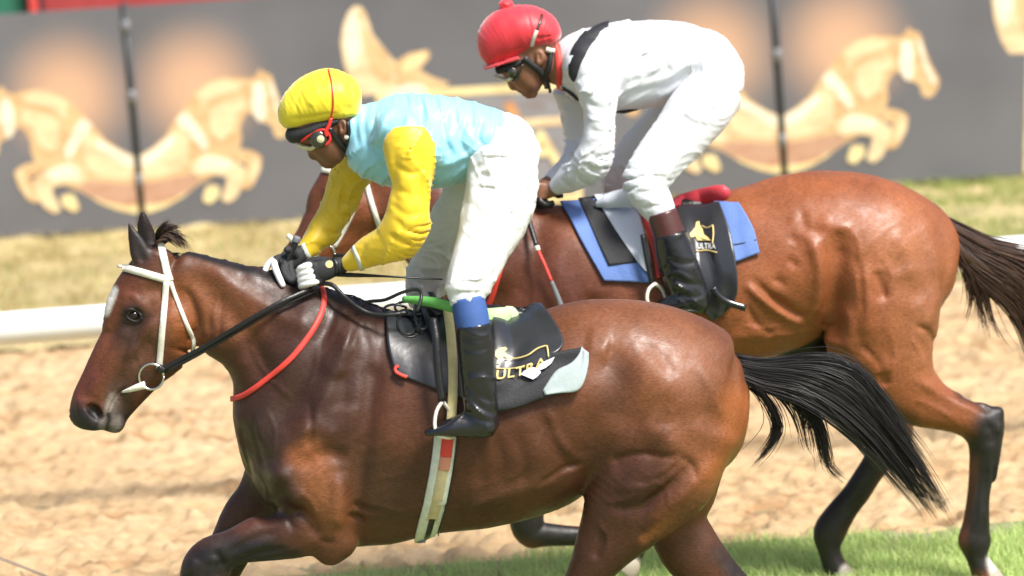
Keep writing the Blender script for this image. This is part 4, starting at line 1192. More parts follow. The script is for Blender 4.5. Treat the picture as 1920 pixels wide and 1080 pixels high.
mb = MB(); A, F = tube(FRONT.W(spline([(1360, 690, 0), (1385, 695, -6), (1440, 708, -14), (1510, 722, -16), (1575, 762, -14), (1632, 820, -10)], 5)), np.interp(np.linspace(0, 1, 26), [0, .15, .5, 1], [23, 17, 12, 5]) / 600, 10); mb.add(A, F)
mb.build("dock", M['hair_black'], horse1)

TG2 = [
    [(1758, 402, 0), (1800, 425, -8), (1850, 452, -10), (1900, 462, -10), (1960, 476, -8), (2030, 520, -6)],
    [(1768, 425, -8), (1815, 465, -16), (1860, 490, -18), (1910, 520, -16), (1960, 590, -12), (2010, 680, -10)],
    [(1780, 460, -8), (1820, 510, -16), (1855, 545, -18), (1900, 590, -14), (1930, 660, -10), (1950, 720, -10)],
]
hair(REAR, horse2, "tail", TG2, 1500, 0.85, (M['hair_brown'], M['hair_brown_lit']), 21, jit=6)
TH2 = [[(1770, 430, -10), (1800, 490, -14), (1806, 540, -12), (1794, 600, -10)], [(1775, 440, -10), (1815, 510, -14), (1825, 570, -12), (1815, 610, -10)], [(1780, 450, -8), (1835, 520, -12), (1850, 580, -10), (1870, 640, -8), (1930, 700, -8)]]
hair(REAR, horse2, "tail_fringe", TH2, 240, 0.8, (M['hair_brown'],), 22, jit=6, fly=0.1)
A, F = tube(REAR.W(spline([(1752, 425, 0), (1775, 440, -4), (1810, 475, -10), (1855, 505, -12), (1905, 545, -10)], 5)), np.interp(np.linspace(0, 1, 21), [0, .3, .7, 1], [20, 18, 18, 8]) / 530, 10)
obj("dock", A, F, M['hair_brown'], horse2)
# forelock and mane
FL = [[(294, 460, -6), (292, 438, -12), (300, 424, -12), (318, 412, -10)], [(301, 456, 0), (308, 436, -6), (320, 424, -6), (336, 422, -6)], [(308, 458, 4), (320, 444, 0), (330, 444, -2), (342, 452, -4)]]
hair(FRONT, horse1, "forelock", FL, 330, 0.7, (M['hair_black'], M['hair_brown']), 31, jit=3.2, fly=0.25, segs=9)
def crest(V, u0, u1, n, ln, seed, root, m, rad=1.0, fall=1.0):
    """short mane lying on the crest of the neck, mostly over to the far side"""
    us = np.linspace(u0, u1, n); top = np.full(n, np.nan)
    for v in np.arange(240, 620, 2.0):
        q = V.ray(us, np.full(n, v)); k = np.isnan(top) & ~np.isnan(q[:, 0]); top[k] = v
    ok = ~np.isnan(top); us, top = us[ok], top[ok]
    mb = MB(); r = np.random.default_rng(seed)
    for u, v in zip(us, top):
        u += r.normal() * 3; L = ln * (0.6 + 0.7 * r.random()); s = 1 if r.random() < 0.72 else -1
        t = np.linspace(0, 1, 6)
        du = L * (0.7 + 0.3 * r.random()) * t
        p = np.stack([u + du, v + 3 + r.normal() * 0.8 - 2.5 * np.sin(t * 2.6) + du * 0.31 + L * 0.22 * t ** 2, s * (1 + L * 0.5 * t) + r.normal() * 3], 1)
        A, F = tube(V.cx.W(p), rad * V.cx.s * np.clip(1.3 - t, .25, 1), 3); mb.add(A, F)
    return mb.build("mane", m, root)
crest(VF, 318, 720, 900, 20, 32, horse1, M['hair_black'], 1.1)
PT = [[(286, 462, -14), (300, 446, -16), (318, 448, -14), (330, 462, -12)], [(300, 450, -4), (314, 436, -8), (332, 442, -8), (350, 466, -6)], [(308, 454, 6), (324, 446, 4), (344, 456, 2), (366, 476, 0)]]
hair(FRONT, horse1, "poll_hair", PT, 260, 0.6, (M['hair_black'], M['hair_brown_lit']), 33, jit=3.0, segs=9, fly=0.2)

# ================================================================== TACK
def add_strap(name, V, uv, width, m, parent, thick=2.5, off=0.5, n=5):
    A, F = V.strap(uv, width, thick, n, off)
    return obj(name, A, F, m, parent)
def free_strap(name, cx, uvw, width, m, parent, thick=3.0, n=6, nrm=(0, 0, -1)):
    p = spline([(*cx.obs(u, v, w), w) for u, v, w in uvw], n)
    A, F = strip(p, np.tile(np.array(nrm, float), (len(p), 1)), width, thick)
    return obj(name, cx.W(A), F, m, parent)
def rod(cx, uvw, r, n=6, seg=10, flat=1.0):
    p = spline([(*cx.obs(u, v, w), w) for u, v, w in uvw], n)
    rr = np.interp(np.linspace(0, 1, len(p)), np.linspace(0, 1, len(np.atleast_1d(r))), np.atleast_1d(r)) if np.ndim(r) else r
    A, F = tube(p, rr, seg, flat)
    return cx.W(A), F
def at(cx, u, v, w):
    return cx.W(np.array([*cx.obs(u, v, w), w], float))
def drape(V, uv, h, off):
    """flat artwork (photo points uv, heights h) laid on a body"""
    p, n = V.lay(uv, off)
    return V.cx.W(p + n * np.asarray(h)[:, None])
def sticker(name, V, poly, off, m, parent, t=0.8):
    P = np.array(poly, float); k = len(P)
    A = np.concatenate([drape(V, P, np.zeros(k), off), drape(V, P, np.full(k, t), off)])
    F = [list(range(k)), list(range(k, 2 * k))[::-1]] + [(i, (i + 1) % k, k + (i + 1) % k, k + i) for i in range(k)]
    return obj(name, A, F, m, parent, smooth=False)

# --- front horse
M['faded'] = mat('faded_red_webbing', (0.66, 0.28, 0.19), 0.65, bump=0.4, bscale=160)
M['tan_web'] = mat('tan_webbing', (0.55, 0.47, 0.28), 0.65, bump=0.5, bscale=160, vary=0.12, vscale=40)
br = thing("bridle", "white bridle with round steel bit ring on the dark bay front horse", "bridle", at(FRONT, 300, 700, 0), "bridles")
add_strap("browband", VF, [(222, 501), (240, 504), (262, 509), (290, 517), (321, 526)], 14, M['strap_white'], br, 3.5)
add_strap("headpiece", VF, [(321, 527), (314, 508), (309, 485), (302, 462), (298, 452)], 15, M['strap_white'], br, 3.0)
add_strap("cheekpiece", VF, [(314, 528), (312, 560), (309, 610), (304, 655), (300, 690)], 12, M['strap_white'], br, 4.0)
add_strap("throatlatch", VF, [(322, 528), (332, 558), (346, 592), (358, 622), (364, 640), (361, 655)], 8, M['strap_white'], br, 3.0)
an = np.linspace(0, 2 * math.pi, 33)
A, F = rod(FRONT, [(284 + 23 * math.cos(a), 706 + 24 * math.sin(a), -44 - 3 * math.cos(a)) for a in an[:-1]] + [(307, 706, -47)], 2.4, 2, 8)
obj("bit_ring", A, F, M['steel'], br)
A, F = rod(FRONT, [(272, 722, -44), (258, 726, -42), (243, 731, -36), (229, 735, -26)], [7.5, 6.5, 4.5, 2], 4, 10)
obj("bit_guard", A, F, M['strap_white'], br)
A, F = rod(FRONT, [(297, 687, -46), (303, 693, -47), (310, 692, -47)], [6, 8, 5], 3, 8); obj("buckle", A, F, M['leather'], br)

re_ = thing("reins", "black reins running from the bit to the gloved hands of the yellow capped jockey", "reins", at(FRONT, 450, 610, 0), "reins")
free_strap("rein", FRONT, [(304, 692, -47), (340, 673, -54), (380, 652, -66), (452, 609, -84), (520, 570, -84), (585, 541, -56)], 9, M['leather'], re_, 3)
free_strap("rein", FRONT, [(310, 698, -46), (380, 660, -64), (452, 618, -80), (520, 579, -80), (590, 546, -52)], 6, M['leather'], re_, 3)
A, F = rod(FRONT, [(598, 532, -52), (622, 534, -62), (647, 557, -76), (672, 577, -92), (697, 588, -98), (730, 590, -104), (762, 586, -100)], 4.2, 6, 8); obj("rein_loop", A, F, M['leather'], re_)
A, F = rod(FRONT, [(672, 577, -70), (690, 566, -70), (722, 562, -76), (755, 548, -78), (782, 543, -80), (790, 556, -96), (782, 585, -110)], 3.4, 6, 8); obj("rein_loop", A, F, M['leather'], re_)
r = np.random.default_rng(5)
for i, (cu, cv, ru, rv) in enumerate([(765, 612, 26, 24), (762, 616, 17, 17), (740, 592, 24, 9), (768, 592, 30, 12), (790, 604, 14, 26)]):
    p, _ = VF.lay([(cu + ru * math.cos(a), cv + rv * math.sin(a + 0.2)) for a in an[:-3]], 7 + 2.5 * i)
    A, F = tube(FRONT.W(p), 2.6 / 600, 7); obj("rein_end", A, F, M['leather'], re_)

ns = thing("neck_strap", "thin red strap round the base of the front horse's neck", "strap", at(FRONT, 520, 690, 0))
add_strap("strap", VF, [(600, 536), (607, 548), (609, 568), (603, 592), (591, 616), (574, 642), (554, 667), (532, 688), (507, 708), (483, 726), (461, 740), (444, 746), (435, 748)], 10.5, M['red_web'], ns, 3)

sc = thing("saddlecloth", "glossy black racing saddlecloth with gold lettering and flying corner on the front horse", "saddlecloth", at(FRONT, 880, 680, 0))
A, F = VF.patch([(722, 594), (726, 625), (733, 660), (746, 700)], [(935, 584), (934, 650), (932, 768)], 46, 34, 4, 3, 6.5, 2); front_cloth = obj("front_panel", A, F, M['vinyl'], sc)
A, F = VF.patch([(925, 586), (926, 650), (930, 725)], [(1020, 584), (1044, 612), (1057, 648), (1034, 676)], 34, 34, 6, 3, 7.0, 3); obj("rear_panel", A, F, M['vinyl'], sc); sheet_a = VF.sheet
A, F = VF.patch([(928, 716), (980, 700), (1030, 672), (1096, 657)], [(932, 769), (975, 760), (1012, 746), (1086, 726)], 16, 40, 10, 3, 6.0, 6); obj("flying_corner", A, F, M['black_cloth'], sc); sheet_b = VF.sheet
A, F = VF.patch([(1018, 731), (1041, 700), (1072, 685), (1097, 657)], [(1022, 738), (1050, 734), (1087, 725), (1105, 664)], 10, 24, 19, 2, 1.5, 7); obj("corner_lining", A, F, M['grey_cloth'], sc)
def art(V, name, poly, h, m, parent, t=0.7):
    k = len(poly)
    A = V.cx.W(np.concatenate([V.on_sheet(poly, h), V.on_sheet(poly, h + t)]))
    return obj(name, A, [list(range(k)), list(range(k, 2 * k))[::-1]] + [(i, (i + 1) % k, k + (i + 1) % k, k + i) for i in range(k)], m, parent, smooth=False)
def art_line(V, name, uv, width, h, m, parent):
    p = V.on_sheet(spline(np.array(uv, float), 6), h)
    A, F = strip(p, np.tile((0, 0, -1.0), (len(p), 1)), width, 0.8)
    return obj(name, V.cx.W(A), F, m, parent)
def art_text(V, s, fn, h, m, parent, bold=0.012):
    V_, F_ = letters(s, 0, 0, 1.0, 0.03, None, None, bold)
    V_[:, 0] = (V_[:, 0] - V_[:, 0].min()) / (V_[:, 0].max() - V_[:, 0].min()); V_[:, 1] /= V_[:, 1].max()
    return obj("lettering", V.cx.W(V.on_sheet(fn(V_[:, 0], V_[:, 1]), h + (V_[:, 2] > 0) * 0.8)), F_, m, parent, smooth=False)
VF.sheet = tuple(np.concatenate(x) for x in zip(sheet_a, sheet_b))
art_text(VF, "ULTRA", lambda x, y: np.stack([930 + 93 * x + 1.5 * y, 713 - 27 * x - 16.5 * y + 6 * np.sin(x * 3.1)], 1), 6.0, M['gold'], sc, 0.016)
art(VF, "emblem", [(930, 658), (937, 654), (948, 652), (951, 656), (945, 661), (953, 668), (951, 672), (944, 670), (940, 676), (936, 683), (932, 683), (934, 674), (928, 668)], 2.0, M['gold'], sc)
art_line(VF, "emblem_line", [(948, 674), (970, 674), (990, 668), (1008, 656), (1024, 651), (1027, 655), (1029, 672)], 2.6, 5.0, M['gold'], sc)
art_line(VF, "emblem_line", [(928, 691), (950, 692), (975, 690)], 2.2, 2.0, M['gold'], sc)
art(VF, "torn_lining", [(976, 704), (984, 697), (1000, 691), (1010, 694), (1015, 700), (1008, 708), (1000, 713), (988, 709)], 6.5, M['pale_cloth'], sc)
art(VF, "torn_lining", [(1008, 692), (1018, 682), (1030, 677), (1041, 672), (1034, 684), (1024, 692), (1014, 696)], 6.5, M['pale_cloth'], sc)
add_strap("red_tab", VF, [(752, 688), (746, 692), (748, 699), (758, 704), (767, 708)], 6, M['red_web'], sc, 3, 12)

sd = thing("saddle", "small racing saddle with green foam bar and pale green pad on the front horse", "saddle", at(FRONT, 880, 590, 0))
p, nr = VF.lay(spline([(904, 607), (925, 606), (950, 603), (974, 598)], 6), 8)
A, F = tube(p, np.interp(np.linspace(0, 1, len(p)), [0, .75, .92, 1], [22, 21, 17, 7]), 18, 0.42, ref=(0, 0, 1)); obj("pad", FRONT.W(A), F, M['green_pad'], sd)
A, F = rod(FRONT, [(757, 561, -40), (790, 564, -66), (822, 569, -90), (852, 578, -112)], [6, 9, 10, 9], 6, 12); obj("foam_bar", A, F, M['green_bar'], sd)
A, F = rod(FRONT, [(775, 583, 0), (820, 584, 0), (880, 590, 0), (935, 592, 0), (985, 592, 0)], [8, 26, 22, 20, 10], 6, 18); obj("seat", A, F, M['leather'], sd)
for k_, (a, b) in enumerate((((800, 575), (822, 604)), ((806, 566), (838, 598)), ((792, 590), (815, 640)))):
    add_strap("billet", VF, [a, ((a[0] + b[0]) / 2, (a[1] + b[1]) / 2 + 3), b], 11, M['leather'], sd, 4, 13 + 2 * k_)
stl = thing("stirrup", "white stirrup iron on a black leather under the front jockey's near boot", "stirrup", at(FRONT, 830, 785, -190), "stirrups")
free_strap("stirrup_leather", FRONT, [(812, 596, -152), (818, 640, -170), (822, 700, -182), (829, 752, -188)], 15, M['leather'], stl, 4)
A, F = rod(FRONT, [(830, 752, -186), (819, 770, -200), (815, 795, -208), (820, 814, -210), (836, 820, -206), (850, 818, -186), (850, 795, -172), (845, 774, -172), (830, 752, -186)], 3.3, 6, 10); obj("iron", A, F, M['strap_white'], stl)
stl2 = thing("stirrup", "stirrup iron on the hidden far side of the front horse", "stirrup", at(FRONT, 830, 785, 190), "stirrups")
A, F = rod(FRONT, [(830, 752, 186), (819, 770, 200), (815, 795, 208), (820, 814, 210), (836, 820, 206), (850, 818, 186), (850, 795, 172), (845, 774, 172), (830, 752, 186)], 3.3, 6, 10); obj("iron", A, F, M['strap_white'], stl2)
gi = thing("girth", "pale elastic girth with red and tan centre below the front jockey's boot", "girth", at(FRONT, 820, 900, -150))
gp = [(838, 800), (836, 830), (829, 880), (819, 930), (808, 970), (799, 1000), (795, 1012)]
add_strap("webbing", VF, gp, 42, M['pale_web'], gi, 3, 1)
add_strap("centre_band", VF, [(842, 815), (837, 850), (828, 900), (818, 945), (811, 968)], 20, M['tan_web'], gi, 1.2, 4)
add_strap("red_band", VF, [(843, 812), (840, 832), (838, 850)], 22, M['red_web'], gi, 1.2, 5)
add_strap("faded_band", VF, [(838, 851), (836, 862), (834, 874)], 21, M['faded'], gi, 1.2, 4.8)
add_strap("buckle_strap", VF, [(812, 964), (806, 985), (800, 1003)], 11, M['leather'], gi, 1.5, 5)
add_strap("edge_binding", VF, [(u + 22, v) for u, v in gp[:-1]], 2.5, M['leather'], gi, 3, 2)
add_strap("surcingle", VF, [(834, 582), (842, 610), (848, 650), (851, 700), (852, 740), (849, 790)], 18, M['cream_web'], gi, 3, 15)

wp = thing("whip", "thin black whip held in the front jockey's near hand pointing back", "whip", at(FRONT, 700, 518, -40), "whips")
A, F = rod(FRONT, [(612, 513, -40), (645, 515, -40), (672, 516, -38), (720, 518, -30), (775, 521, -20), (830, 524, -10)], [4.5, 4.5, 4.0, 2.2, 1.8, 1.4], 5, 8); obj("shaft", A, F, M['leather'], wp)
wp = thing("whip", "stubby black whip handle with grey end upright in the front jockey's far hand", "whip", at(FRONT, 550, 465, 10), "whips")
A, F = rod(FRONT, [(530, 514, 2), (541, 486, 4), (556, 450, 8)], [4, 5.5, 6.5], 5, 12); obj("grip", A, F, M['leather'], wp)
A, F = rod(FRONT, [(554, 455, 7), (557, 446, 8), (558, 443, 8)], [7.5, 8, 5], 3, 12); obj("end_cap", A, F, M['clip'], wp)

# --- rear horse
br = thing("bridle", "white bridle on the reddish bay rear horse seen between the yellow sleeves", "bridle", at(REAR, 660, 400, 0), "bridles")
add_strap("cheekpiece", VR, [(677, 352), (668, 385), (655, 415), (640, 442), (628, 462)], 9, M['strap_white'], br, 3.5)
add_strap("throatlatch", VR, [(686, 333), (693, 365), (704, 400), (716, 436), (720, 448)], 10, M['strap_white'], br, 3.5)
add_strap("browband", VR, [(603, 318), (630, 324), (660, 330), (684, 334)], 11, M['strap_white'], br, 3)
add_strap("noseband", VR, [(540, 442), (552, 452), (575, 470), (592, 486)], 10, M['strap_white'], br, 3)
A, F = rod(REAR, [(612 + 16 * math.cos(a), 476 + 17 * math.sin(a), -40) for a in an[:-1]] + [(628, 476, -40)], 2.2, 2, 8); obj("bit_ring", A, F, M['steel'], br)
bb = thing("breast_girth", "red breast girth across the chest of the rear horse", "strap", at(REAR, 930, 520, -60))
add_strap("strap", VR, [(951, 440), (948, 465), (939, 500), (926, 545), (913, 582), (900, 620)], 11, M['red_web'], bb, 4)
cl = thing("saddlecloth", "blue edged white and black saddlecloth on the rear horse ahead of the boot", "saddlecloth", at(REAR, 1140, 450, 0))
A, F = VR.patch([(1050, 385), (1068, 415), (1087, 452), (1131, 527)], [(1186, 376), (1198, 430), (1218, 531)], 40, 40, 4, 4, 1.5, 11); obj("blue_border", A, F, M['blue_cloth'], cl)
A, F = VR.patch([(1084, 382), (1108, 436), (1139, 501)], [(1113, 378), (1150, 436), (1193, 495)], 14, 30, 9.5, 1.5, 0); obj("black_band", A, F, M['black_cloth'], cl)
A, F = VR.patch([(1113, 378), (1150, 436), (1194, 496), (1214, 516)], [(1186, 376), (1200, 420), (1214, 480), (1218, 519)], 22, 30, 10.5, 1.8, 1.5, 4); obj("white_panel", A, F, M['pale_cloth'], cl)
# pale cloth bulging up in front of the knee
A, F = rod(REAR, [(1118, 384, -40), (1140, 377, -46), (1170, 372, -52), (1192, 380, -60)], [5, 14, 18, 12], 6, 14, 1.2); obj("cloth_roll", A, F, M['pale_cloth'], cl)
c2 = thing("rear_cloth", "plain blue cloth corner under the red pad behind the rear jockey", "saddlecloth", at(REAR, 1390, 440, -100))
A, F = VR.patch([(1340, 385), (1352, 436), (1372, 493)], [(1384, 386), (1407, 430), (1418, 476)], 18, 30, 4, 4, 1.5, 12); obj("cloth", A, F, M['blue_cloth'], c2)
add_strap("seam", VR, [(1366, 464), (1390, 459), (1413, 453)], 2.2, M['black_cloth'], c2, 0.6, 8.5)
c3 = thing("leather_flap", "glossy black leather flap with small gold emblem behind the rear jockey's boot", "saddlecloth", at(REAR, 1330, 490, -140))
A, F = VR.patch([(1268, 404), (1280, 480), (1300, 560), (1330, 599)], [(1352, 392), (1369, 455), (1377, 535), (1364, 572)], 30, 46, 8, 3, 6.5, 13); obj("flap", A, F, M['vinyl'], c3)
free_strap("loose_strap", REAR, [(1336, 540, -165), (1348, 556, -166), (1366, 568, -166), (1398, 578, -166)], [12] * 1, M['gloss'], c3, 3)
art(VR, "emblem", [(1293, 440), (1299, 434), (1304, 428), (1306, 418), (1312, 416), (1313, 424), (1318, 430), (1320, 440), (1328, 446), (1333, 452), (1320, 452), (1308, 452), (1304, 444), (1296, 447)], 2.0, M['gold'], c3)
art_line(VR, "emblem_line", [(1316, 424), (1326, 428), (1337, 423)], 2.0, 2.0, M['gold'], c3); art_line(VR, "emblem_line", [(1337, 423), (1338, 440), (1336, 458)], 2.4, 2.0, M['gold'], c3)
art_line(VR, "emblem_line", [(1305, 472), (1325, 470), (1345, 474)], 2.4, 2.0, M['gold'], c3)
art_text(VR, "ULTRA", lambda x, y: np.stack([1308 + 34 * x, 467 - 10 * y], 1), 2.0, M['white_print'], c3)
sd = thing("saddle", "racing saddle with thick red pad on the rear horse", "saddle", at(REAR, 1300, 390, 0))
p, nr = VR.lay(spline([(1258, 403), (1290, 391), (1330, 379), (1370, 369)], 6), 12)
A, F = tube(p, np.interp(np.linspace(0, 1, len(p)), [0, .2, .85, .96, 1], [15, 18, 17, 13, 5]), 18, 0.6, ref=(0, 0, 1)); obj("pad", REAR.W(A), F, M['red_pad'], sd)
A, F = rod(REAR, [(1130, 385, 0), (1180, 384, 0), (1240, 388, 0), (1300, 386, 0), (1340, 380, 0)], [6, 18, 16, 14, 6], 6, 16); obj("seat", A, F, M['leather'], sd)
add_strap("red_web", VR, [(1198, 402), (1208, 425), (1218, 455), (1226, 490), (1232, 524)], 9, M['red_web'], sd, 3, 16)
sb = thing("stirrup", "white stirrup iron under the rear jockey's near boot", "stirrup", at(REAR, 1225, 560, -160), "stirrups")
free_strap("stirrup_leather", REAR, [(1205, 440, -150), (1212, 480, -158), (1222, 530, -164)], 10, M['leather'], sb, 4)
A, F = rod(REAR, [(1228, 532, -166), (1217, 542, -176), (1213, 560, -182), (1220, 574, -184), (1236, 580, -182), (1250, 580, -168), (1248, 560, -152), (1240, 541, -154), (1228, 532, -166)], 3.2, 6, 10); obj("iron", A, F, M['strap_white'], sb)
wp = thing("whip", "black and red whip with pale tip hanging from the rear jockey's hand", "whip", at(REAR, 1020, 480, -120), "whips")
A, F = rod(REAR, [(980, 380, -52), (990, 410, -80), (1007, 464, -118)], [4, 5.5, 4.5], 6, 10); obj("grip", A, F, M['leather'], wp)
A, F = rod(REAR, [(1006, 461, -118), (1009, 470, -120)], 5.0, 3, 10); obj("collar", A, F, M['strap_white'], wp)
A, F = rod(REAR, [(1009, 470, -120), (1022, 498, -130), (1034, 527, -138)], [3.2, 3.0, 2.8], 5, 8); obj("shaft", A, F, M['red_web'], wp)
A, F = rod(REAR, [(1034, 527, -138), (1044, 552, -142), (1056, 584, -146), (1060, 596, -146)], [3.4, 4.6, 5.2, 5.0], 5, 8, 0.6); obj("flap", A, F, M['clip'], wp)
rr = thing("reins", "black reins bunched in the rear jockey's hands", "reins", at(REAR, 1015, 378, -30), "reins")
A, F = rod(REAR, [(1036, 362, -34), (1045, 368, -40), (1054, 367, -46)], [4, 4, 4.5], 4, 8); obj("rein_end", A, F, M['leather'], rr)
for i, o_ in enumerate(((1000, 352, -40, 1003, 372, 1022, 380, 1034, 384), (1004, 348, -20, 1000, 380, 1018, 392, 1036, 388), (1010, 366, -48, 1014, 378, 1024, 384, 1038, 380))):
    A, F = rod(REAR, [(o_[0], o_[1], o_[2]), (o_[3], o_[4], o_[2] - 4), (o_[5], o_[6], o_[2] - 4), (o_[7], o_[8], o_[2] + 2)], [5, 7, 7, 5], 5, 8); obj("rein", A, F, M['leather'], rr)
free_strap("rein", REAR, [(1000, 372, -30), (930, 420, -60), (840, 450, -64), (740, 470, -52), (625, 480, -40)], 7, M['leather'], rr, 3)

# ================================================================== JOCKEYS
def fingers(V, rows, k=3, d=0.0):
    for ch in rows: V.chain([(u, v, w, r - d, r - d) for u, v, w, r in ch], k=k, n=3)
def build(V, name, m, parent, smooth=2):
    P, Q = V.mesh(smooth)
    return obj(name, V.cx.W(P), Q, m, parent)

# ---------------- front jockey
J = thing("person", "jockey in yellow cap, light blue silks with yellow sleeves and white breeches, crouching over the front horse", "person", at(FRONT, 880, 560, 0), "jockeys")
J["label"] = "jockey in yellow cap, light blue and yellow silks and white breeches on the front horse"
NEAR_F = [[(586 + 5 * i, 497 + 9.6 * i, -60 + 1 * i, 6.8), (574 + 3 * i, 499 + 10.2 * i, -66, 6.6), (563 + 1.2 * i, 504 + 10 * i, -60, 6.4), (562 + 1.5 * i, 509 + 9.5 * i, -46, 6.0), (574 + 2 * i, 508 + 9 * i, -38, 5.6)] for i in range(4)]
NEAR_P = [(646, 496, -52, 14, 13), (628, 500, -54, 17, 13), (610, 506, -56, 20, 13), (594, 510, -56, 19, 12)]
NEAR_T = [[(622, 492, -44, 8), (602, 488, -38, 7.5), (584, 490, -36, 7), (570, 498, -38, 6)]]
FAR_P = [(566, 474, 40, 15, 13), (552, 484, 30, 18, 13), (536, 492, 20, 19, 13), (526, 494, 14, 15, 11)]
FAR_W = [[(524, 484, 12, 7.2), (511, 489, 6, 6.6), (502, 498, 0, 6.2), (496, 510, -4, 5.6)], [(518, 487, 4, 7), (514, 494, -6, 6.6), (519, 510, -22, 6.4), (526, 526, -32, 6.0), (530, 534, -36, 5.4)]]
FAR_B = [[(534, 494, 4, 7.2), (532, 508, -10, 7), (540, 522, -22, 6.6), (550, 528, -26, 6)], [(544, 494, 4, 7.2), (545, 508, -8, 7), (552, 521, -18, 6.6), (560, 525, -20, 6)], [(552, 478, 18, 7.5), (546, 470, 8, 7), (538, 468, 0, 6)]]
V = Vol(FRONT, (480, 120, -225), (1030, 840, 225), 2.6)
# head
V.chain([(582, 236, 0, 40, 38), (612, 222, 0, 52, 43), (640, 214, 0, 40, 38)], k=10)
V.chain([(606, 248, 0, 46, 41), (616, 268, 0, 38, 39), (621, 285, 0, 30, 33), (622, 299, 0, 20, 24), (622, 305, 0, 11, 15)], k=10, cap=0.5)
V.chain([(580, 269, 0, 6, 6.5), (584, 281, 0, 8, 8), (588, 291, 0, 9, 10.5), (597, 292, 0, 5, 8)], k=5)
V.chain([(598, 299, 0, 5.5, 12), (604, 300, 0, 5.5, 12)], k=3); V.chain([(604, 306, 0, 5.5, 11), (609, 307, 0, 5.5, 11)], k=3)
V.chain([(614, 309, 0, 7, 11), (620, 309, 0, 7, 11)], k=8)
V.stroke([(600, 303), (612, 301), (622, 297)], 2.2, 2.4)
V.chain([(638, 228, -40, 8, 5), (645, 238, -42, 9, 5), (641, 248, -41, 6, 5)], k=3)
V.chain([(640, 232, -46, 3.5, 4), (642, 242, -46, 3.5, 4)], k=2, sub=True)
V.chain([(648, 246, 0, 34, 34), (668, 244, 0, 36, 34), (694, 254, 0, 42, 42)], k=14, cap=0.3)
# trunk and limbs under the clothes
V.chain([(712, 258, 0, 60, 60), (767, 264, 0, 78, 90), (830, 264, 0, 76, 86), (890, 262, 0, 56, 74), (930, 268, 0, 38, 64)], k=14, cap=0.2)
V.chain([(766, 270, -95, 28, 24), (770, 320, -112, 26, 26), (766, 380, -114, 30, 30), (758, 424, -112, 30, 30), (732, 452, -98, 24, 25), (694, 472, -80, 20, 20), (650, 494, -55, 13, 13)], k=12)
V.chain([(690, 295, 84, 22, 22), (658, 330, 96, 18, 17), (636, 382, 94, 18, 18), (608, 432, 74, 17, 17), (566, 474, 44, 13, 13)], k=12)
V.chain([(938, 300, -52, 36, 34), (935, 360, -84, 46, 42), (918, 415, -108, 44, 40), (900, 465, -132, 38, 34), (880, 522, -160, 30, 28), (876, 565, -176, 26, 26), (886, 640, -190, 27, 24), (896, 720, -194, 23, 22), (902, 780, -194, 18, 20), (872, 800, -196, 14, 18), (830, 808, -197, 8, 16)], k=14)
V.chain([(930, 305, 52, 36, 34), (895, 345, 84, 38, 36), (862, 410, 108, 36, 34), (830, 472, 138, 30, 28), (806, 528, 166, 25, 24), (820, 600, 186, 26, 26), (850, 700, 194, 23, 22), (870, 780, 194, 18, 20), (840, 798, 196, 14, 18), (800, 806, 197, 8, 16)], k=14)
V.chain([(a, b, c, d - 2.5, e - 2.5) for a, b, c, d, e in NEAR_P], k=6); fingers(V, NEAR_F + NEAR_T, 2, 1.6)
V.chain([(a, b, c, d - 2.5, e - 2.5) for a, b, c, d, e in FAR_P], k=6); fingers(V, FAR_W + FAR_B, 2, 1.6)
VB1 = V
build(V, "body", M['skin'], J, 1)
# shirt
V = Vol(FRONT, (630, 150, -150), (975, 390, 150), 2.6)
V.chain([(656, 240, 0, 42, 40), (668, 243, 0, 50, 44), (684, 250, 0, 66, 62), (704, 260, 0, 77, 82), (735, 264, 0, 86, 98), (770, 265, 0, 89, 106), (830, 265, 0, 86, 98), (885, 258, 0, 70, 90), (925, 252, 0, 50, 84), (945, 250, 0, 40, 78)], k=12, cap=0.25)
V.chain([(730, 240, -90, 40, 30), (770, 262, -108, 44, 30), (800, 280, -100, 40, 30)], k=26)
S = V.stroke
for pts, wd, am in [([(800, 200), (790, 240), (800, 290), (820, 330)], 8, 6), ([(838, 210), (832, 260), (850, 300)], 8, 6.5), ([(870, 230), (862, 270), (880, 300)], 7, 6), ([(905, 232), (896, 262), (912, 288)], 6, 5),
                    ([(822, 345), (860, 315), (905, 290), (935, 262)], 9, 4), ([(820, 320), (870, 300), (915, 270)], 7, -4), ([(690, 205), (684, 250), (694, 290)], 6, 4.5), ([(704, 220), (704, 270), (716, 310)], 6, 4), ([(670, 215), (668, 250), (676, 290)], 5, 3.5),
                    ([(720, 240), (718, 290), (730, 330)], 9, 5), ([(932, 218), (930, 250), (925, 285)], 4, 3), ([(760, 190), (772, 210), (800, 220)], 8, 3), ([(850, 190), (858, 215), (850, 240)], 8, 3)]:
    S(pts, wd, am)
V.wrinkle(3.2, 40, (1, 0.25, 0.1), 3, 1.8, 130, 0.15); V.wrinkle(1.6, 20, (0.8, -0.6, 0.2), 4, 2.2, 70, -0.1); V.noise(0.8, 70, 7)
build(V, "shirt", M['blue_silk'], J, 1)
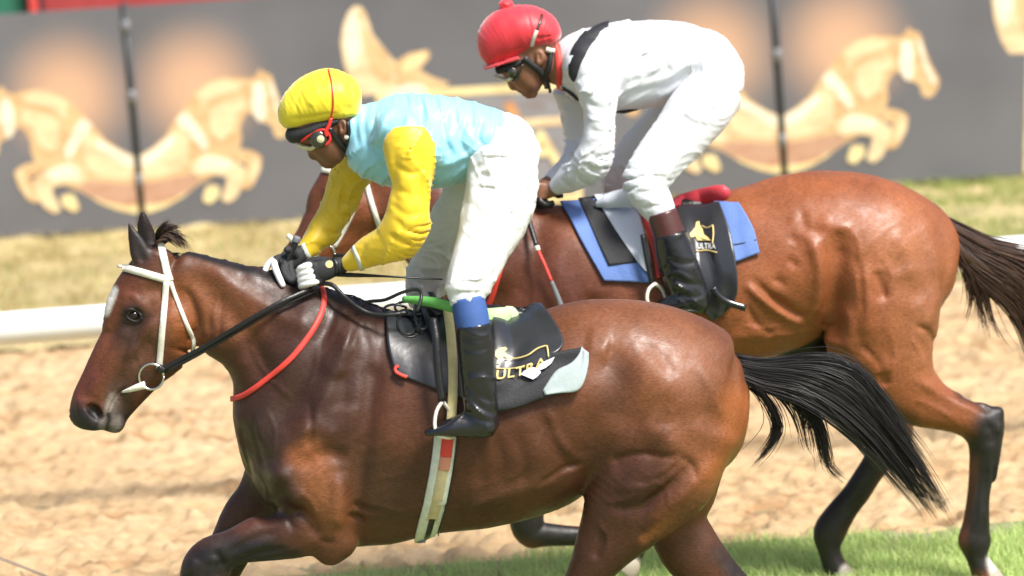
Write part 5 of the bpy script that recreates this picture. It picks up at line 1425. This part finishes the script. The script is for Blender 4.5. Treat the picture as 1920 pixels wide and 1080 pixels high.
# sleeves
def sleeve(V, st, strokes, m, parent, seed):
    V.chain(st, k=6, cap=0.12)
    for q in strokes: V.stroke(*q[:3], side=q[3] if len(q) > 3 else -1)
    V.wrinkle(3.0, 40, (1, 0.25, 0.5), seed, 1.7, 120, 0.1); V.wrinkle(0.7, 22, (0.3, 1, 0.3), seed + 50, 2.0, 60, -0.15); V.noise(0.8, 60, seed)
    return build(V, "sleeve", m, parent, 3)
V = Vol(FRONT, (620, 210, -190), (850, 540, -20), 2.8)
sl1 = sleeve(V, [(768, 246, -104, 40, 38), (768, 270, -112, 49, 42), (770, 305, -118, 46, 41), (770, 345, -122, 38, 38), (767, 385, -124, 39, 39), (763, 420, -122, 43, 41), (745, 448, -112, 42, 38), (722, 460, -100, 35, 32), (690, 474, -80, 29, 27), (668, 486, -66, 22, 21), (650, 495, -56, 15, 16)],
       [([(740, 300), (770, 320), (800, 310)], 6, 3.5), ([(740, 400), (760, 420), (790, 425)], 7, 3), ([(735, 380), (765, 395), (800, 390)], 7, 2.5), ([(745, 350), (775, 360)], 7, 3), ([(730, 430), (755, 445), (775, 452)], 5, 4), ([(790, 270), (785, 330), (790, 380)], 8, 4), ([(745, 270), (742, 330), (745, 390)], 8, 3.5), ([(690, 455), (680, 480), (690, 496)], 5, 2.5)], M['yellow_silk'], J, 8)
add_strap("cuff_band", V, [(664, 464), (672, 480), (678, 497), (680, 508)], 9, M['pale_web'], sl1, 1.0, 0.6)
V = Vol(FRONT, (530, 260, 10), (740, 520, 160), 2.8)
V.chain([(704, 285, 88, 36, 30), (680, 305, 94, 40, 34), (656, 330, 98, 38, 33), (637, 380, 94, 33, 30), (608, 432, 74, 31, 28), (588, 456, 58, 24, 24), (566, 476, 44, 16, 16)], k=6, cap=0.12)
for q in ([(630, 350), (650, 370), (668, 365)], [(600, 420), (625, 430), (650, 420)], [(615, 390), (640, 400), (655, 395)], [(590, 440), (605, 460), (625, 455)], [(640, 320), (645, 350), (630, 400)]): V.stroke(q, 6, 4, side=1)
V.wrinkle(2.8, 34, (1, 0.5, 0.5), 18, 2.0, 100, 0.1); V.wrinkle(1.6, 20, (-0.3, 1, 0.3), 68, 2.4, 60, -0.1); V.noise(0.8, 60, 18)
sl2 = build(V, "sleeve", M['yellow_silk'], J, 2)
p, n_ = V.lay(spline([(566, 457), (571, 470), (578, 482), (584, 490)], 4), 0.8); A, F = strip(p, n_, 9, 1); obj("cuff_band", FRONT.W(A), F, M['pale_web'], sl2)
# breeches
V = Vol(FRONT, (740, 180, -220), (1040, 620, 220), 2.8)
V.chain([(915, 268, 0, 48, 82), (945, 264, 0, 53, 92), (968, 290, 0, 46, 88), (975, 310, 0, 36, 70)], k=20, cap=0.6)
V.chain([(940, 292, -60, 62, 58), (943, 330, -74, 66, 60), (940, 364, -88, 67, 60), (922, 415, -110, 64, 56), (904, 462, -134, 54, 48), (886, 508, -158, 47, 42), (877, 540, -170, 42, 38), (876, 560, -176, 34, 33), (877, 568, -178, 31, 31)], k=18, cap=0.2)
V.chain([(940, 300, 60, 60, 58), (902, 345, 84, 58, 54), (866, 405, 108, 56, 50), (832, 468, 140, 50, 42), (806, 516, 164, 46, 38), (796, 548, 174, 38, 34), (800, 566, 178, 30, 30)], k=18, cap=0.2)
S = V.stroke
for pts, wd, am in [([(885, 335), (920, 330), (960, 345), (990, 350)], 7, 5), ([(890, 350), (930, 352), (970, 370)], 6, 4), ([(880, 372), (905, 400), (930, 410)], 8, 4), ([(965, 260), (985, 290), (1000, 320)], 9, 3), ([(880, 420), (870, 470), (858, 520)], 8, 3.5), ([(950, 420), (935, 470), (915, 520)], 8, 3.5),
                    ([(845, 540), (870, 530), (905, 535)], 5, 3.5), ([(850, 520), (880, 512), (912, 515)], 6, 3), ([(900, 300), (930, 296), (960, 300)], 6, 4), ([(905, 440), (900, 490), (885, 530)], 9, -3), ([(880, 345), (868, 400), (850, 450), (832, 520)], 7, 5), ([(880, 330), (902, 312), (930, 296), (945, 262)], 6, 4), ([(910, 385), (940, 398), (970, 395)], 7, 3)]:
    S(pts, wd, am)
for pts in ([(840, 380), (860, 400)], [(800, 450), (830, 470)], [(775, 505), (800, 520)], [(770, 530), (795, 540)]): S(pts, 6, 3, side=1)
V.wrinkle(2.6, 40, (1, 0.35, 0.4), 9, 2.0, 120, 0.1); V.wrinkle(1.7, 20, (0.3, 0.9, 0.2), 10, 2.4, 70, 0.0); V.wrinkle(0.8, 11, (0.8, 0.5, 0.2), 11, 2.0, 80, 0.0); V.noise(0.8, 70, 9)
build(V, "breeches", M['breeches'], J, 1)
# boots
def boots(cx, sets, band_m, mt, parent, h):
    for band, leg, foot, sole in sets:
        A, F = rod(cx, [r[:3] for r in band], [r[3] for r in band], 5, 20); obj("boot_band", A, F, band_m, parent)
        ws = np.array(leg + foot)
        V = Vol(cx, (ws[:, 0].min() - 55, ws[:, 1].min() - 45, ws[:, 2].min() - 55), (ws[:, 0].max() + 60, ws[:, 1].max() + 60, ws[:, 2].max() + 55), h)
        V.chain(leg, k=8, cap=0.15); V.chain(foot, k=9, cap=0.7)
        for q in sole['strokes']: V.stroke(q[0], q[1], q[2] * 0.5, side=-1 if leg[0][2] < 0 else 1)
        V.wrinkle(1.5, 34, (0.5, 0.9, 0.2), 33, 2.6, 80, -0.1)
        # flat sole
        V.D = np.maximum(V.D, (V.ax[1][None, :, None] - (cx.obs(foot[0][0], sole['v'], foot[0][2])[1] + sole['k'] * (V.ax[0][:, None, None] - foot[0][0]))).astype(np.float32))
        b = build(V, "boot", mt, parent, 2)
        p, n_ = V.lay(sole['welt'], 0.5, far=leg[0][2] > 0)
        if leg[0][2] < 0:
            A, F = tube(cx.W(spline(p, 4)), 2.0 * cx.s, 6); obj("welt", A, F, M['rubber'], b)
folds = [([(866, 690), (895, 715), (925, 730)], 6, 5), ([(880, 720), (905, 742), (930, 752)], 6, 5), ([(870, 745), (900, 760), (928, 768)], 5, 4), ([(862, 660), (890, 672), (924, 660)], 7, 3), ([(905, 680), (922, 720), (928, 745)], 6, -4), ([(868, 715), (890, 738), (915, 760)], 4, -4), ([(862, 630), (890, 634), (920, 628)], 5, 2)]
boots(FRONT, [([(877, 560, -178, 31), (883, 590, -184, 32), (888, 616, -188, 31)], [(888, 610, -188, 32, 31), (893, 655, -192, 34, 31), (897, 705, -195, 33, 29), (900, 745, -196, 32, 27), (903, 775, -196, 31, 27), (906, 800, -196, 28, 26)],
               [(914, 797, -196, 24, 25), (885, 798, -196, 22, 24), (858, 799, -197, 20, 25), (832, 805, -198, 13, 24), (800, 811, -198, 6, 14)], dict(v=817, k=0.0, strokes=folds, welt=[(936, 812), (900, 813), (860, 813), (820, 813), (798, 812)])),
              ([(800, 560, 180, 30), (812, 590, 186, 31), (822, 616, 188, 30)], [(822, 610, 188, 31, 30), (840, 655, 192, 33, 30), (852, 705, 195, 32, 28), (862, 745, 196, 30, 27), (870, 775, 196, 30, 27), (874, 792, 196, 28, 26)],
               [(880, 789, 196, 24, 25), (852, 790, 196, 22, 24), (826, 792, 197, 19, 25), (800, 797, 198, 13, 23), (770, 803, 198, 6, 14)], dict(v=809, k=0.0, strokes=[], welt=[(900, 800), (800, 802)]))], M['blue_sock'], M['gloss'], J, 2.6)
# gloves
for P_, Wf, Bf in ((NEAR_P, NEAR_F, NEAR_T), (FAR_P, FAR_W, FAR_B)):
    a = np.array([r[:3] for r in P_] + [q[:3] for c in Wf + Bf for q in c])
    lo, hi = a.min(0) - 28, a.max(0) + 28
    lo[1] -= 12; hi[1] += 12
    V = Vol(FRONT, lo, hi, 1.7); V.chain(P_, k=5); fingers(V, Bf, 4); fingers(V, [c[:1] + [tuple(np.array(c[0]) * .5 + np.array(c[1]) * .5)] for c in Wf], 3, -0.4)
    gl = build(V, "glove", M['black_cloth'], J, 1)
    V2 = Vol(FRONT, lo, hi, 1.5); fingers(V2, Wf, 1.5)
    build(V2, "glove_fingers", M['white_glove'], gl, 1)
    if P_ is NEAR_P:
        e, _ = V.lay([(620 + 7 * math.cos(a_), 496 + 6.5 * math.sin(a_)) for a_ in np.linspace(0, 6.28, 17)[:-1]], 1.0)
        obj("glove_badge", FRONT.W(np.concatenate([e, e + np.array([0, 0, 0.9])])), [list(range(16))] + [(i, (i + 1) % 16, 16 + (i + 1) % 16, 16 + i) for i in range(16)], M['gold'], gl, smooth=False)
        add_strap("wrist_strap", V, [(628, 484), (634, 498), (634, 514)], 8, M['leather'], gl, 1.5, 0.6)
# cap, peak, goggles, straps
V = Vol(FRONT, (505, 110, -85), (695, 275, 85), 2.2)
V.chain([(537, 232, 0, 13, 22), (543, 221, 0, 26, 36), (555, 208, 0, 38, 47), (584, 190, 0, 49, 59), (618, 180, 0, 52, 64), (643, 180, 0, 42, 58), (660, 190, 0, 25, 46), (667, 196, 0, 14, 30)], k=8, cap=0.6)
V.chain([(640, 205, 0, 18, 52), (664, 207, 0, 12, 40)], k=12)
gx, gy = V.ax[0][:, None, None], V.ax[1][None, :, None]
V.D = np.maximum(V.D, (gy - (245 - 0.30 * (gx - 530) + 0.0006 * (gx - 530) ** 2)).astype(np.float32))
for pts, wd, am in [([(572, 150), (600, 160), (620, 152)], 6, 3), ([(560, 175), (590, 165), (615, 170)], 6, 2.5), ([(545, 235), (590, 228), (640, 216)], 3.5, 2.5), ([(575, 160), (560, 190), (556, 225)], 5, 2), ([(640, 145), (655, 170), (660, 195)], 6, 2.5), ([(590, 180), (585, 210)], 8, -2)]:
    V.stroke(pts, wd, am)
V.wrinkle(1.0, 30, (0.9, -0.3, 0.2), 12, 1.8, 90, -0.1); V.noise(0.7, 50, 12)
VC = V
cap = build(V, "cap", M['yellow_cap'], J, 2)
V = Vol(FRONT, (510, 215, -70), (650, 290, 70), 2.0)
V.chain([(541, 254, 0, 10, 24), (550, 252, 0, 17, 36), (575, 243, 0, 17, 47), (606, 230, 0, 16, 51), (634, 221, 0, 10, 50)], k=6, cap=0.6)
VP = V
build(V, "cap_peak", M['black_cloth'], J, 1)
gg = np.linspace(0, 2 * math.pi, 29)[:-1]
def disc(cx, V, u, v, r, lift, th, m, name, parent, squash=1.0):
    p, n_ = V.lay([(u, v)], lift); p = p[0]
    q = np.array([[p[0] + r * math.cos(a) * squash, p[1] + r * math.sin(a), p[2]] for a in gg])
    k = len(gg)
    A = np.concatenate([q + [0, 0, th], q, q * [1, 1, 1] * 0 + p + (q - p) * 0.8 - [0, 0, th * 0.4]])
    F = [list(range(2 * k, 3 * k))] + [(i, (i + 1) % k, k + (i + 1) % k, k + i) for i in range(k)] + [(k + i, k + (i + 1) % k, 2 * k + (i + 1) % k, 2 * k + i) for i in range(k)]
    return obj(name, cx.W(A), F, m, parent)
gog = disc(FRONT, VB1, 600, 260, 17, 6, 14, M['lens'], "goggles", J)
disc(FRONT, VB1, 603.5, 259, 8.5, 9.5, 5, M['cap_pale'], "vent_button", gog)
A, F = VB1.strap([(570, 262), (582, 254), (596, 246), (610, 244), (618, 252), (619, 263), (612, 272)], 5, 4, 5, 4.5); obj("goggle_frame", A, F, M['red_frame'], gog)
A, F = VB1.strap([(563, 268), (570, 272), (578, 274), (588, 276), (594, 272)], 7, 5, 5, 3); obj("goggle_rim", A, F, M['cap_pale'], gog)
A, F = VC.strap([(616, 132), (622, 150), (626, 178), (627, 200), (622, 224)], 3.2, 1.6, 6, 0.5); obj("goggle_strap", A, F, M['red_frame'], J)
A, F = VB1.strap([(622, 222), (617, 238), (612, 247), (614, 254)], 7, 4, 4, 8); obj("goggle_strap", A, F, M['red_frame'], J)
A, F = VB1.strap([(618, 242), (630, 258), (641, 272), (650, 284), (652, 296)], 11, 4, 5, 1); obj("chin_strap", A, F, M['leather'], J)
A, F = VB1.strap([(652, 228), (654, 250), (652, 272), (648, 286)], 7, 4, 5, 1); obj("chin_strap", A, F, M['leather'], J)
disc(FRONT, VB1, 649, 255, 4.5, 5, 4, M['strap_white'], "strap_button", J)

# ---------------- rear jockey
J = thing("person", "jockey in red cap and white silks with a black sash on the rear horse", "person", at(REAR, 1250, 380, 0), "jockeys")
HF = [[(1020 + 1.5 * i, 347 + 7 * i, -46, 6), (1009 + 1.2 * i, 348 + 7.2 * i, -50, 5.8), (1003 + 1.5 * i, 354 + 7 * i, -40, 5.6), (1012 + 1.5 * i, 357 + 6.5 * i, -30, 5.2)] for i in range(4)]
HT = [[(1030, 346, -34, 6.6), (1015, 343, -26, 6.2), (1003, 349, -22, 5.4)]]
V = Vol(REAR, (890, 5, -205), (1420, 625, 205), 2.5)
V.chain([(965, 88, 0, 40, 36), (992, 76, 0, 46, 41), (1014, 78, 0, 32, 36)], k=10)
V.chain([(976, 112, 0, 47, 38), (987, 138, 0, 35, 35), (993, 155, 0, 27, 29), (994, 168, 0, 16, 20), (996, 174, 0, 10, 14)], k=9, cap=0.5)
V.chain([(951, 143, 0, 5, 6), (957, 153, 0, 6.5, 7), (962, 162, 0, 7.5, 9), (970, 162, 0, 5, 7)], k=6)
V.chain([(974, 169, 0, 4.5, 10), (980, 170, 0, 4.5, 10)], k=4); V.chain([(982, 175, 0, 4.5, 10), (987, 176, 0, 4.5, 10)], k=4); V.chain([(992, 178, 0, 7, 10), (1000, 177, 0, 7, 10)], k=8)
V.stroke([(976, 172), (988, 170), (996, 166)], 2.0, 2.2)
V.chain([(1009, 96, -35, 7, 5), (1014, 106, -37, 9, 5), (1010, 118, -36, 6, 5)], k=3); V.chain([(1011, 103, -42, 3, 4), (1012, 112, -42, 3, 4)], k=2, sub=True)
V.chain([(1012, 110, 0, 32, 31), (1034, 118, 0, 36, 33), (1060, 124, 0, 40, 42)], k=12)
V.chain([(1078, 124, 0, 46, 50), (1092, 123, 0, 60, 68), (1157, 125, 0, 72, 82), (1220, 118, 0, 70, 78), (1278, 108, 0, 54, 66), (1325, 124, 0, 40, 56)], k=14, cap=0.2)
V.chain([(1116, 155, -84, 26, 22), (1122, 200, -96, 25, 25), (1120, 250, -98, 24, 24), (1112, 300, -94, 26, 25), (1086, 328, -80, 21, 20), (1042, 352, -48, 12, 12)], k=10)
V.chain([(1072, 165, 78, 22, 20), (1078, 235, 88, 19, 19), (1084, 282, 80, 18, 18), (1050, 330, 48, 15, 15), (1022, 345, 24, 12, 12), (1012, 356, 18, 14, 12), (1004, 362, 12, 12, 11)], k=10)
V.chain([(1335, 172, -46, 34, 32), (1310, 208, -76, 40, 36), (1270, 260, -98, 38, 34), (1232, 305, -118, 32, 29), (1212, 345, -132, 28, 26), (1228, 378, -142, 27, 26), (1250, 430, -152, 24, 24), (1268, 490, -158, 26, 22), (1290, 550, -160, 22, 20), (1262, 570, -162, 13, 16), (1228, 576, -162, 7, 12)], k=14)
V.chain([(1335, 170, 46, 34, 32), (1290, 208, 78, 36, 34), (1242, 243, 98, 30, 28), (1192, 294, 118, 25, 23), (1162, 342, 132, 22, 21), (1180, 390, 142, 24, 24), (1210, 450, 150, 22, 22), (1240, 540, 156, 20, 18), (1212, 560, 158, 13, 16), (1180, 566, 160, 7, 12)], k=14)
V.chain([(1044, 353, -46, 13, 12), (1032, 356, -45, 15, 12), (1020, 358, -44, 15, 11)], k=6); fingers(V, HF + HT, 2.5)
VB2 = V
build(V, "body", M['skin_tan'], J, 1)
V = Vol(REAR, (1030, 15, -135), (1330, 240, 135), 2.8)
V.chain([(1048, 122, 0, 42, 36), (1066, 122, 0, 56, 54), (1092, 123, 0, 67, 76), (1125, 125, 0, 77, 88), (1157, 126, 0, 83, 94), (1220, 118, 0, 80, 88), (1275, 106, 0, 67, 80), (1305, 104, 0, 54, 74), (1316, 106, 0, 46, 68)], k=12, cap=0.2)
V.chain([(1085, 115, -72, 34, 26), (1112, 135, -88, 40, 28), (1138, 150, -84, 36, 26)], k=24)
for pts, wd, am in [([(1160, 190), (1200, 178), (1250, 165), (1295, 140)], 9, 4), ([(1165, 165), (1215, 150), (1255, 135)], 7, 3.5), ([(1190, 120), (1225, 110), (1255, 112)], 7, 3.5), ([(1200, 90), (1195, 120), (1205, 150)], 7, 3), ([(1238, 90), (1240, 120), (1260, 150)], 7, 3), ([(1150, 110), (1160, 150), (1165, 195)], 8, 4), ([(1230, 180), (1265, 160), (1290, 130)], 6, 3), ([(1080, 90), (1075, 130), (1085, 165)], 7, 2.5)]: V.stroke(pts, wd, am)
V.wrinkle(2.8, 38, (0.45, 0.9, 0.1), 27, 1.9, 120, 0.1); V.wrinkle(1.5, 20, (0.8, 0.6, 0.2), 77, 2.2, 70, -0.1); V.noise(0.8, 60, 27)
VS2 = V
build(V, "shirt", M['white_silk'], J, 1)
p, n_ = V.lay(spline([(1142, 46), (1120, 56), (1100, 76), (1085, 100), (1077, 125), (1074, 145), (1076, 157)], 5), 1.5)
A, F = strip(p, n_, np.interp(np.linspace(0, 1, len(p)), [0, .3, .55, .8, 1], [18, 32, 34, 22, 5]), 1.5); obj("sash", REAR.W(A), F, M['black_cloth'], J)
p, n_ = V.lay(spline([(1056, 166), (1066, 172), (1076, 180), (1084, 188)], 4), 1.5); A, F = strip(p, n_, 11, 1.5); obj("sash", REAR.W(A), F, M['black_cloth'], J)
A, F = VB2.strap([(1044, 84), (1047, 105), (1048, 130), (1049, 150), (1050, 166)], 13, 2.5, 5, 1.0); obj("collar", A, F, M['red_web'], J)
A, F = rod(REAR, [(1150, 206, -20), (1170, 207, -30), (1195, 203, -30)], [5, 6, 4], 4, 8); obj("waist_belt", A, F, M['black_cloth'], J)
V = Vol(REAR, (1005, 90, -165), (1200, 395, -10), 2.6)
V.chain([(1110, 132, -84, 32, 26), (1118, 152, -92, 42, 32), (1124, 185, -100, 36, 32), (1125, 225, -104, 29, 30), (1121, 262, -106, 30, 31), (1112, 298, -102, 36, 33), (1092, 322, -88, 31, 28), (1064, 338, -66, 24, 22), (1040, 353, -50, 15, 15)], k=6, cap=0.12)
for pts, wd, am in [([(1095, 190), (1120, 205), (1150, 200)], 6, 3.5), ([(1100, 240), (1125, 250), (1150, 245)], 6, 3.5), ([(1095, 285), (1120, 295), (1150, 285)], 6, 4), ([(1090, 305), (1115, 318), (1138, 312)], 5, 4), ([(1070, 320), (1090, 340), (1105, 348)], 5, 3.5), ([(1140, 160), (1138, 200), (1145, 240)], 7, 3), ([(1050, 338), (1062, 350), (1075, 358)], 5, 3)]: V.stroke(pts, wd, am)
V.wrinkle(2.4, 32, (1, 0.3, 0.5), 28, 2.0, 90, 0.1); V.wrinkle(1.6, 18, (0.3, 1, 0.2), 78, 2.2, 60, -0.1); V.noise(0.8, 60, 28); build(V, "sleeve", M['white_silk'], J, 2)
V = Vol(REAR, (1000, 130, 5), (1130, 370, 130), 2.6)
V.chain([(1066, 165, 78, 32, 28), (1076, 200, 86, 30, 28), (1082, 240, 90, 27, 27), (1086, 280, 82, 26, 26), (1062, 318, 58, 22, 22), (1030, 341, 30, 15, 15)], k=6, cap=0.12)
for q in ([(1050, 200), (1066, 215)], [(1060, 250), (1080, 260)]): V.stroke(q, 6, 3, side=1)
V.wrinkle(2.4, 24, (0.1, 1, 0.1), 29, 1.8, 80, 0.1); V.noise(0.8, 60, 29); build(V, "sleeve", M['white_silk'], J, 2)
V = Vol(REAR, (1110, 30, -180), (1420, 420, 180), 3.0)
V.chain([(1296, 106, 0, 54, 78), (1322, 114, 0, 58, 84), (1348, 140, 0, 50, 82), (1362, 168, 0, 34, 64)], k=18, cap=0.5)
V.chain([(1345, 165, -48, 55, 52), (1312, 206, -76, 58, 54), (1272, 258, -98, 52, 48), (1234, 304, -118, 46, 42), (1209, 344, -132, 42, 37), (1222, 372, -140, 36, 33), (1236, 394, -146, 31, 29), (1241, 403, -148, 28, 28)], k=16, cap=0.2)
V.chain([(1345, 165, 50, 52, 50), (1296, 204, 78, 52, 48), (1244, 240, 98, 45, 42), (1192, 292, 118, 40, 35), (1160, 338, 132, 35, 32), (1172, 376, 140, 30, 28)], k=16, cap=0.2)
for pts, wd, am in [([(1285, 165), (1320, 170), (1360, 190)], 7, 4), ([(1280, 185), (1310, 200), (1345, 215)], 7, 3.5), ([(1265, 210), (1290, 230), (1330, 240)], 7, 3), ([(1185, 330), (1215, 322), (1255, 335)], 5, 3.5), ([(1180, 355), (1215, 348), (1250, 355)], 5, 3), ([(1195, 385), (1225, 375), (1252, 372)], 4, 3), ([(1280, 160), (1300, 130), (1312, 90)], 6, 4), ([(1250, 250), (1225, 290), (1200, 320)], 8, 3), ([(1340, 80), (1360, 110), (1372, 150)], 9, 2.5)]: V.stroke(pts, wd, am)
V.wrinkle(2.4, 38, (0.77, 0.64, 0.4), 30, 2.0, 120, 0.1); V.wrinkle(1.4, 19, (-0.5, 0.8, 0.2), 80, 2.2, 70, -0.05); V.noise(0.8, 60, 30); build(V, "breeches", M['white_silk'], J, 1)
folds = [([(1240, 470), (1270, 480), (1300, 478)], 5, 4), ([(1250, 500), (1275, 515), (1310, 520)], 5, 4), ([(1258, 525), (1285, 540), (1315, 540)], 5, 4), ([(1285, 460), (1300, 500), (1318, 530)], 5, -4), ([(1250, 515), (1280, 530), (1300, 545)], 4, -3)]
boots(REAR, [([(1241, 398, -150, 28), (1249, 422, -153, 29), (1257, 446, -156, 29)], [(1256, 440, -156, 31, 29), (1265, 475, -160, 35, 29), (1277, 510, -163, 37, 28), (1288, 540, -164, 35, 27), (1298, 560, -164, 31, 26)],
              [(1312, 563, -164, 26, 25), (1284, 566, -165, 21, 24), (1258, 570, -166, 15, 23), (1228, 576, -166, 6, 13)], dict(v=586, k=0.03, strokes=folds, welt=[(1336, 582), (1300, 582), (1260, 580), (1230, 578)])),
             ([(1170, 378, 150, 26), (1190, 410, 153, 27), (1205, 440, 154, 27)], [(1205, 436, 154, 29, 28), (1220, 475, 156, 30, 28), (1235, 510, 158, 30, 27), (1246, 540, 160, 29, 26), (1252, 556, 160, 27, 25)],
              [(1260, 555, 160, 24, 24), (1236, 556, 160, 20, 23), (1212, 560, 161, 15, 22), (1182, 566, 161, 6, 13)], dict(v=577, k=0.0, strokes=[], welt=[(1270, 566), (1200, 566)]))], M['brown_band'], M['gloss'], J, 2.6)
V = Vol(REAR, (885, -20, -80), (1070, 145, 80), 2.1)
V.chain([(914, 112, 0, 12, 26), (922, 98, 0, 30, 38), (936, 78, 0, 46, 48), (958, 62, 0, 50, 56), (988, 53, 0, 44, 58), (1014, 55, 0, 37, 54), (1034, 64, 0, 23, 42), (1042, 70, 0, 12, 28)], k=8, cap=0.6)
gx, gy = V.ax[0][:, None, None], V.ax[1][None, :, None]
V.D = np.maximum(V.D, (gy - (127 - 0.34 * (gx - 906))).astype(np.float32))
V.chain([(908, 127, 0, 3.2, 24), (920, 122, 0, 3.6, 36), (945, 113, 0, 4.5, 46), (970, 104, 0, 4.5, 50)], k=4)
V.stroke([(975, 14), (990, 45), (998, 90)], 2.2, 1.6); V.stroke([(930, 118), (965, 106), (995, 92)], 2.5, 1.6); V.stroke([(1000, 84), (1020, 80), (1038, 74)], 4, 2.5)
V.wrinkle(0.8, 20, (0.9, -0.3, 0.2), 31, 1.8, 80, -0.1); V.noise(0.5, 44, 31)
cap = build(V, "cap", M['red_cap'], J, 2)
VC2 = V
V = Vol(REAR, (925, -15, -25), (975, 35, 25), 1.6); V.ball(949, 11, 0, 14, 14, 3); V.noise(1.2, 9, 3); build(V, "pompom", M['red_cap'], cap, 1)
A, F = VC2.strap([(1016, 30), (1012, 46), (1006, 60)], 6, 2, 5, 0.5); obj("cap_strap", A, F, M['brown_band'], J)
A, F = VC2.strap([(1006, 60), (1001, 72), (996, 88)], 7, 2.4, 5, 0.5); obj("cap_buckle", A, F, M['strap_white'], J)
V = Vol(REAR, (900, 85, -65), (1010, 155, 65), 2.0)
V.chain([(932, 132, 0, 7, 30), (948, 125, 0, 10, 38), (970, 115, 0, 10, 42), (992, 104, 0, 6, 41)], k=6, cap=0.5)
build(V, "cap_peak", M['black_cloth'], J, 1)
A, F = VB2.strap([(930, 138), (942, 143), (953, 148), (962, 144)], 6, 5, 5, 3); obj("goggle_rim", A, F, M['strap_white'], J)
A, F = VB2.strap([(979, 122), (976, 134), (971, 146), (962, 150)], 4, 4, 5, 3); obj("goggles", A, F, M['lens'], J)
disc(REAR, VB2, 962, 136, 11, 3, 10, M['lens'], "goggle_lens", J)
A, F = VB2.strap([(982, 110), (996, 122), (1010, 132), (1020, 144), (1027, 160), (1028, 172)], 12, 5, 5, 2); obj("chin_strap", A, F, M['rubber'], J)
A, F = VB2.strap([(1034, 96), (1032, 112), (1030, 128), (1022, 142)], 9, 5, 5, 2); obj("chin_strap", A, F, M['rubber'], J)
A, F = VB2.strap([(1022, 92), (1030, 95), (1038, 98)], 9, 4, 4, 3); obj("strap_pad", A, F, M['strap_white'], J)
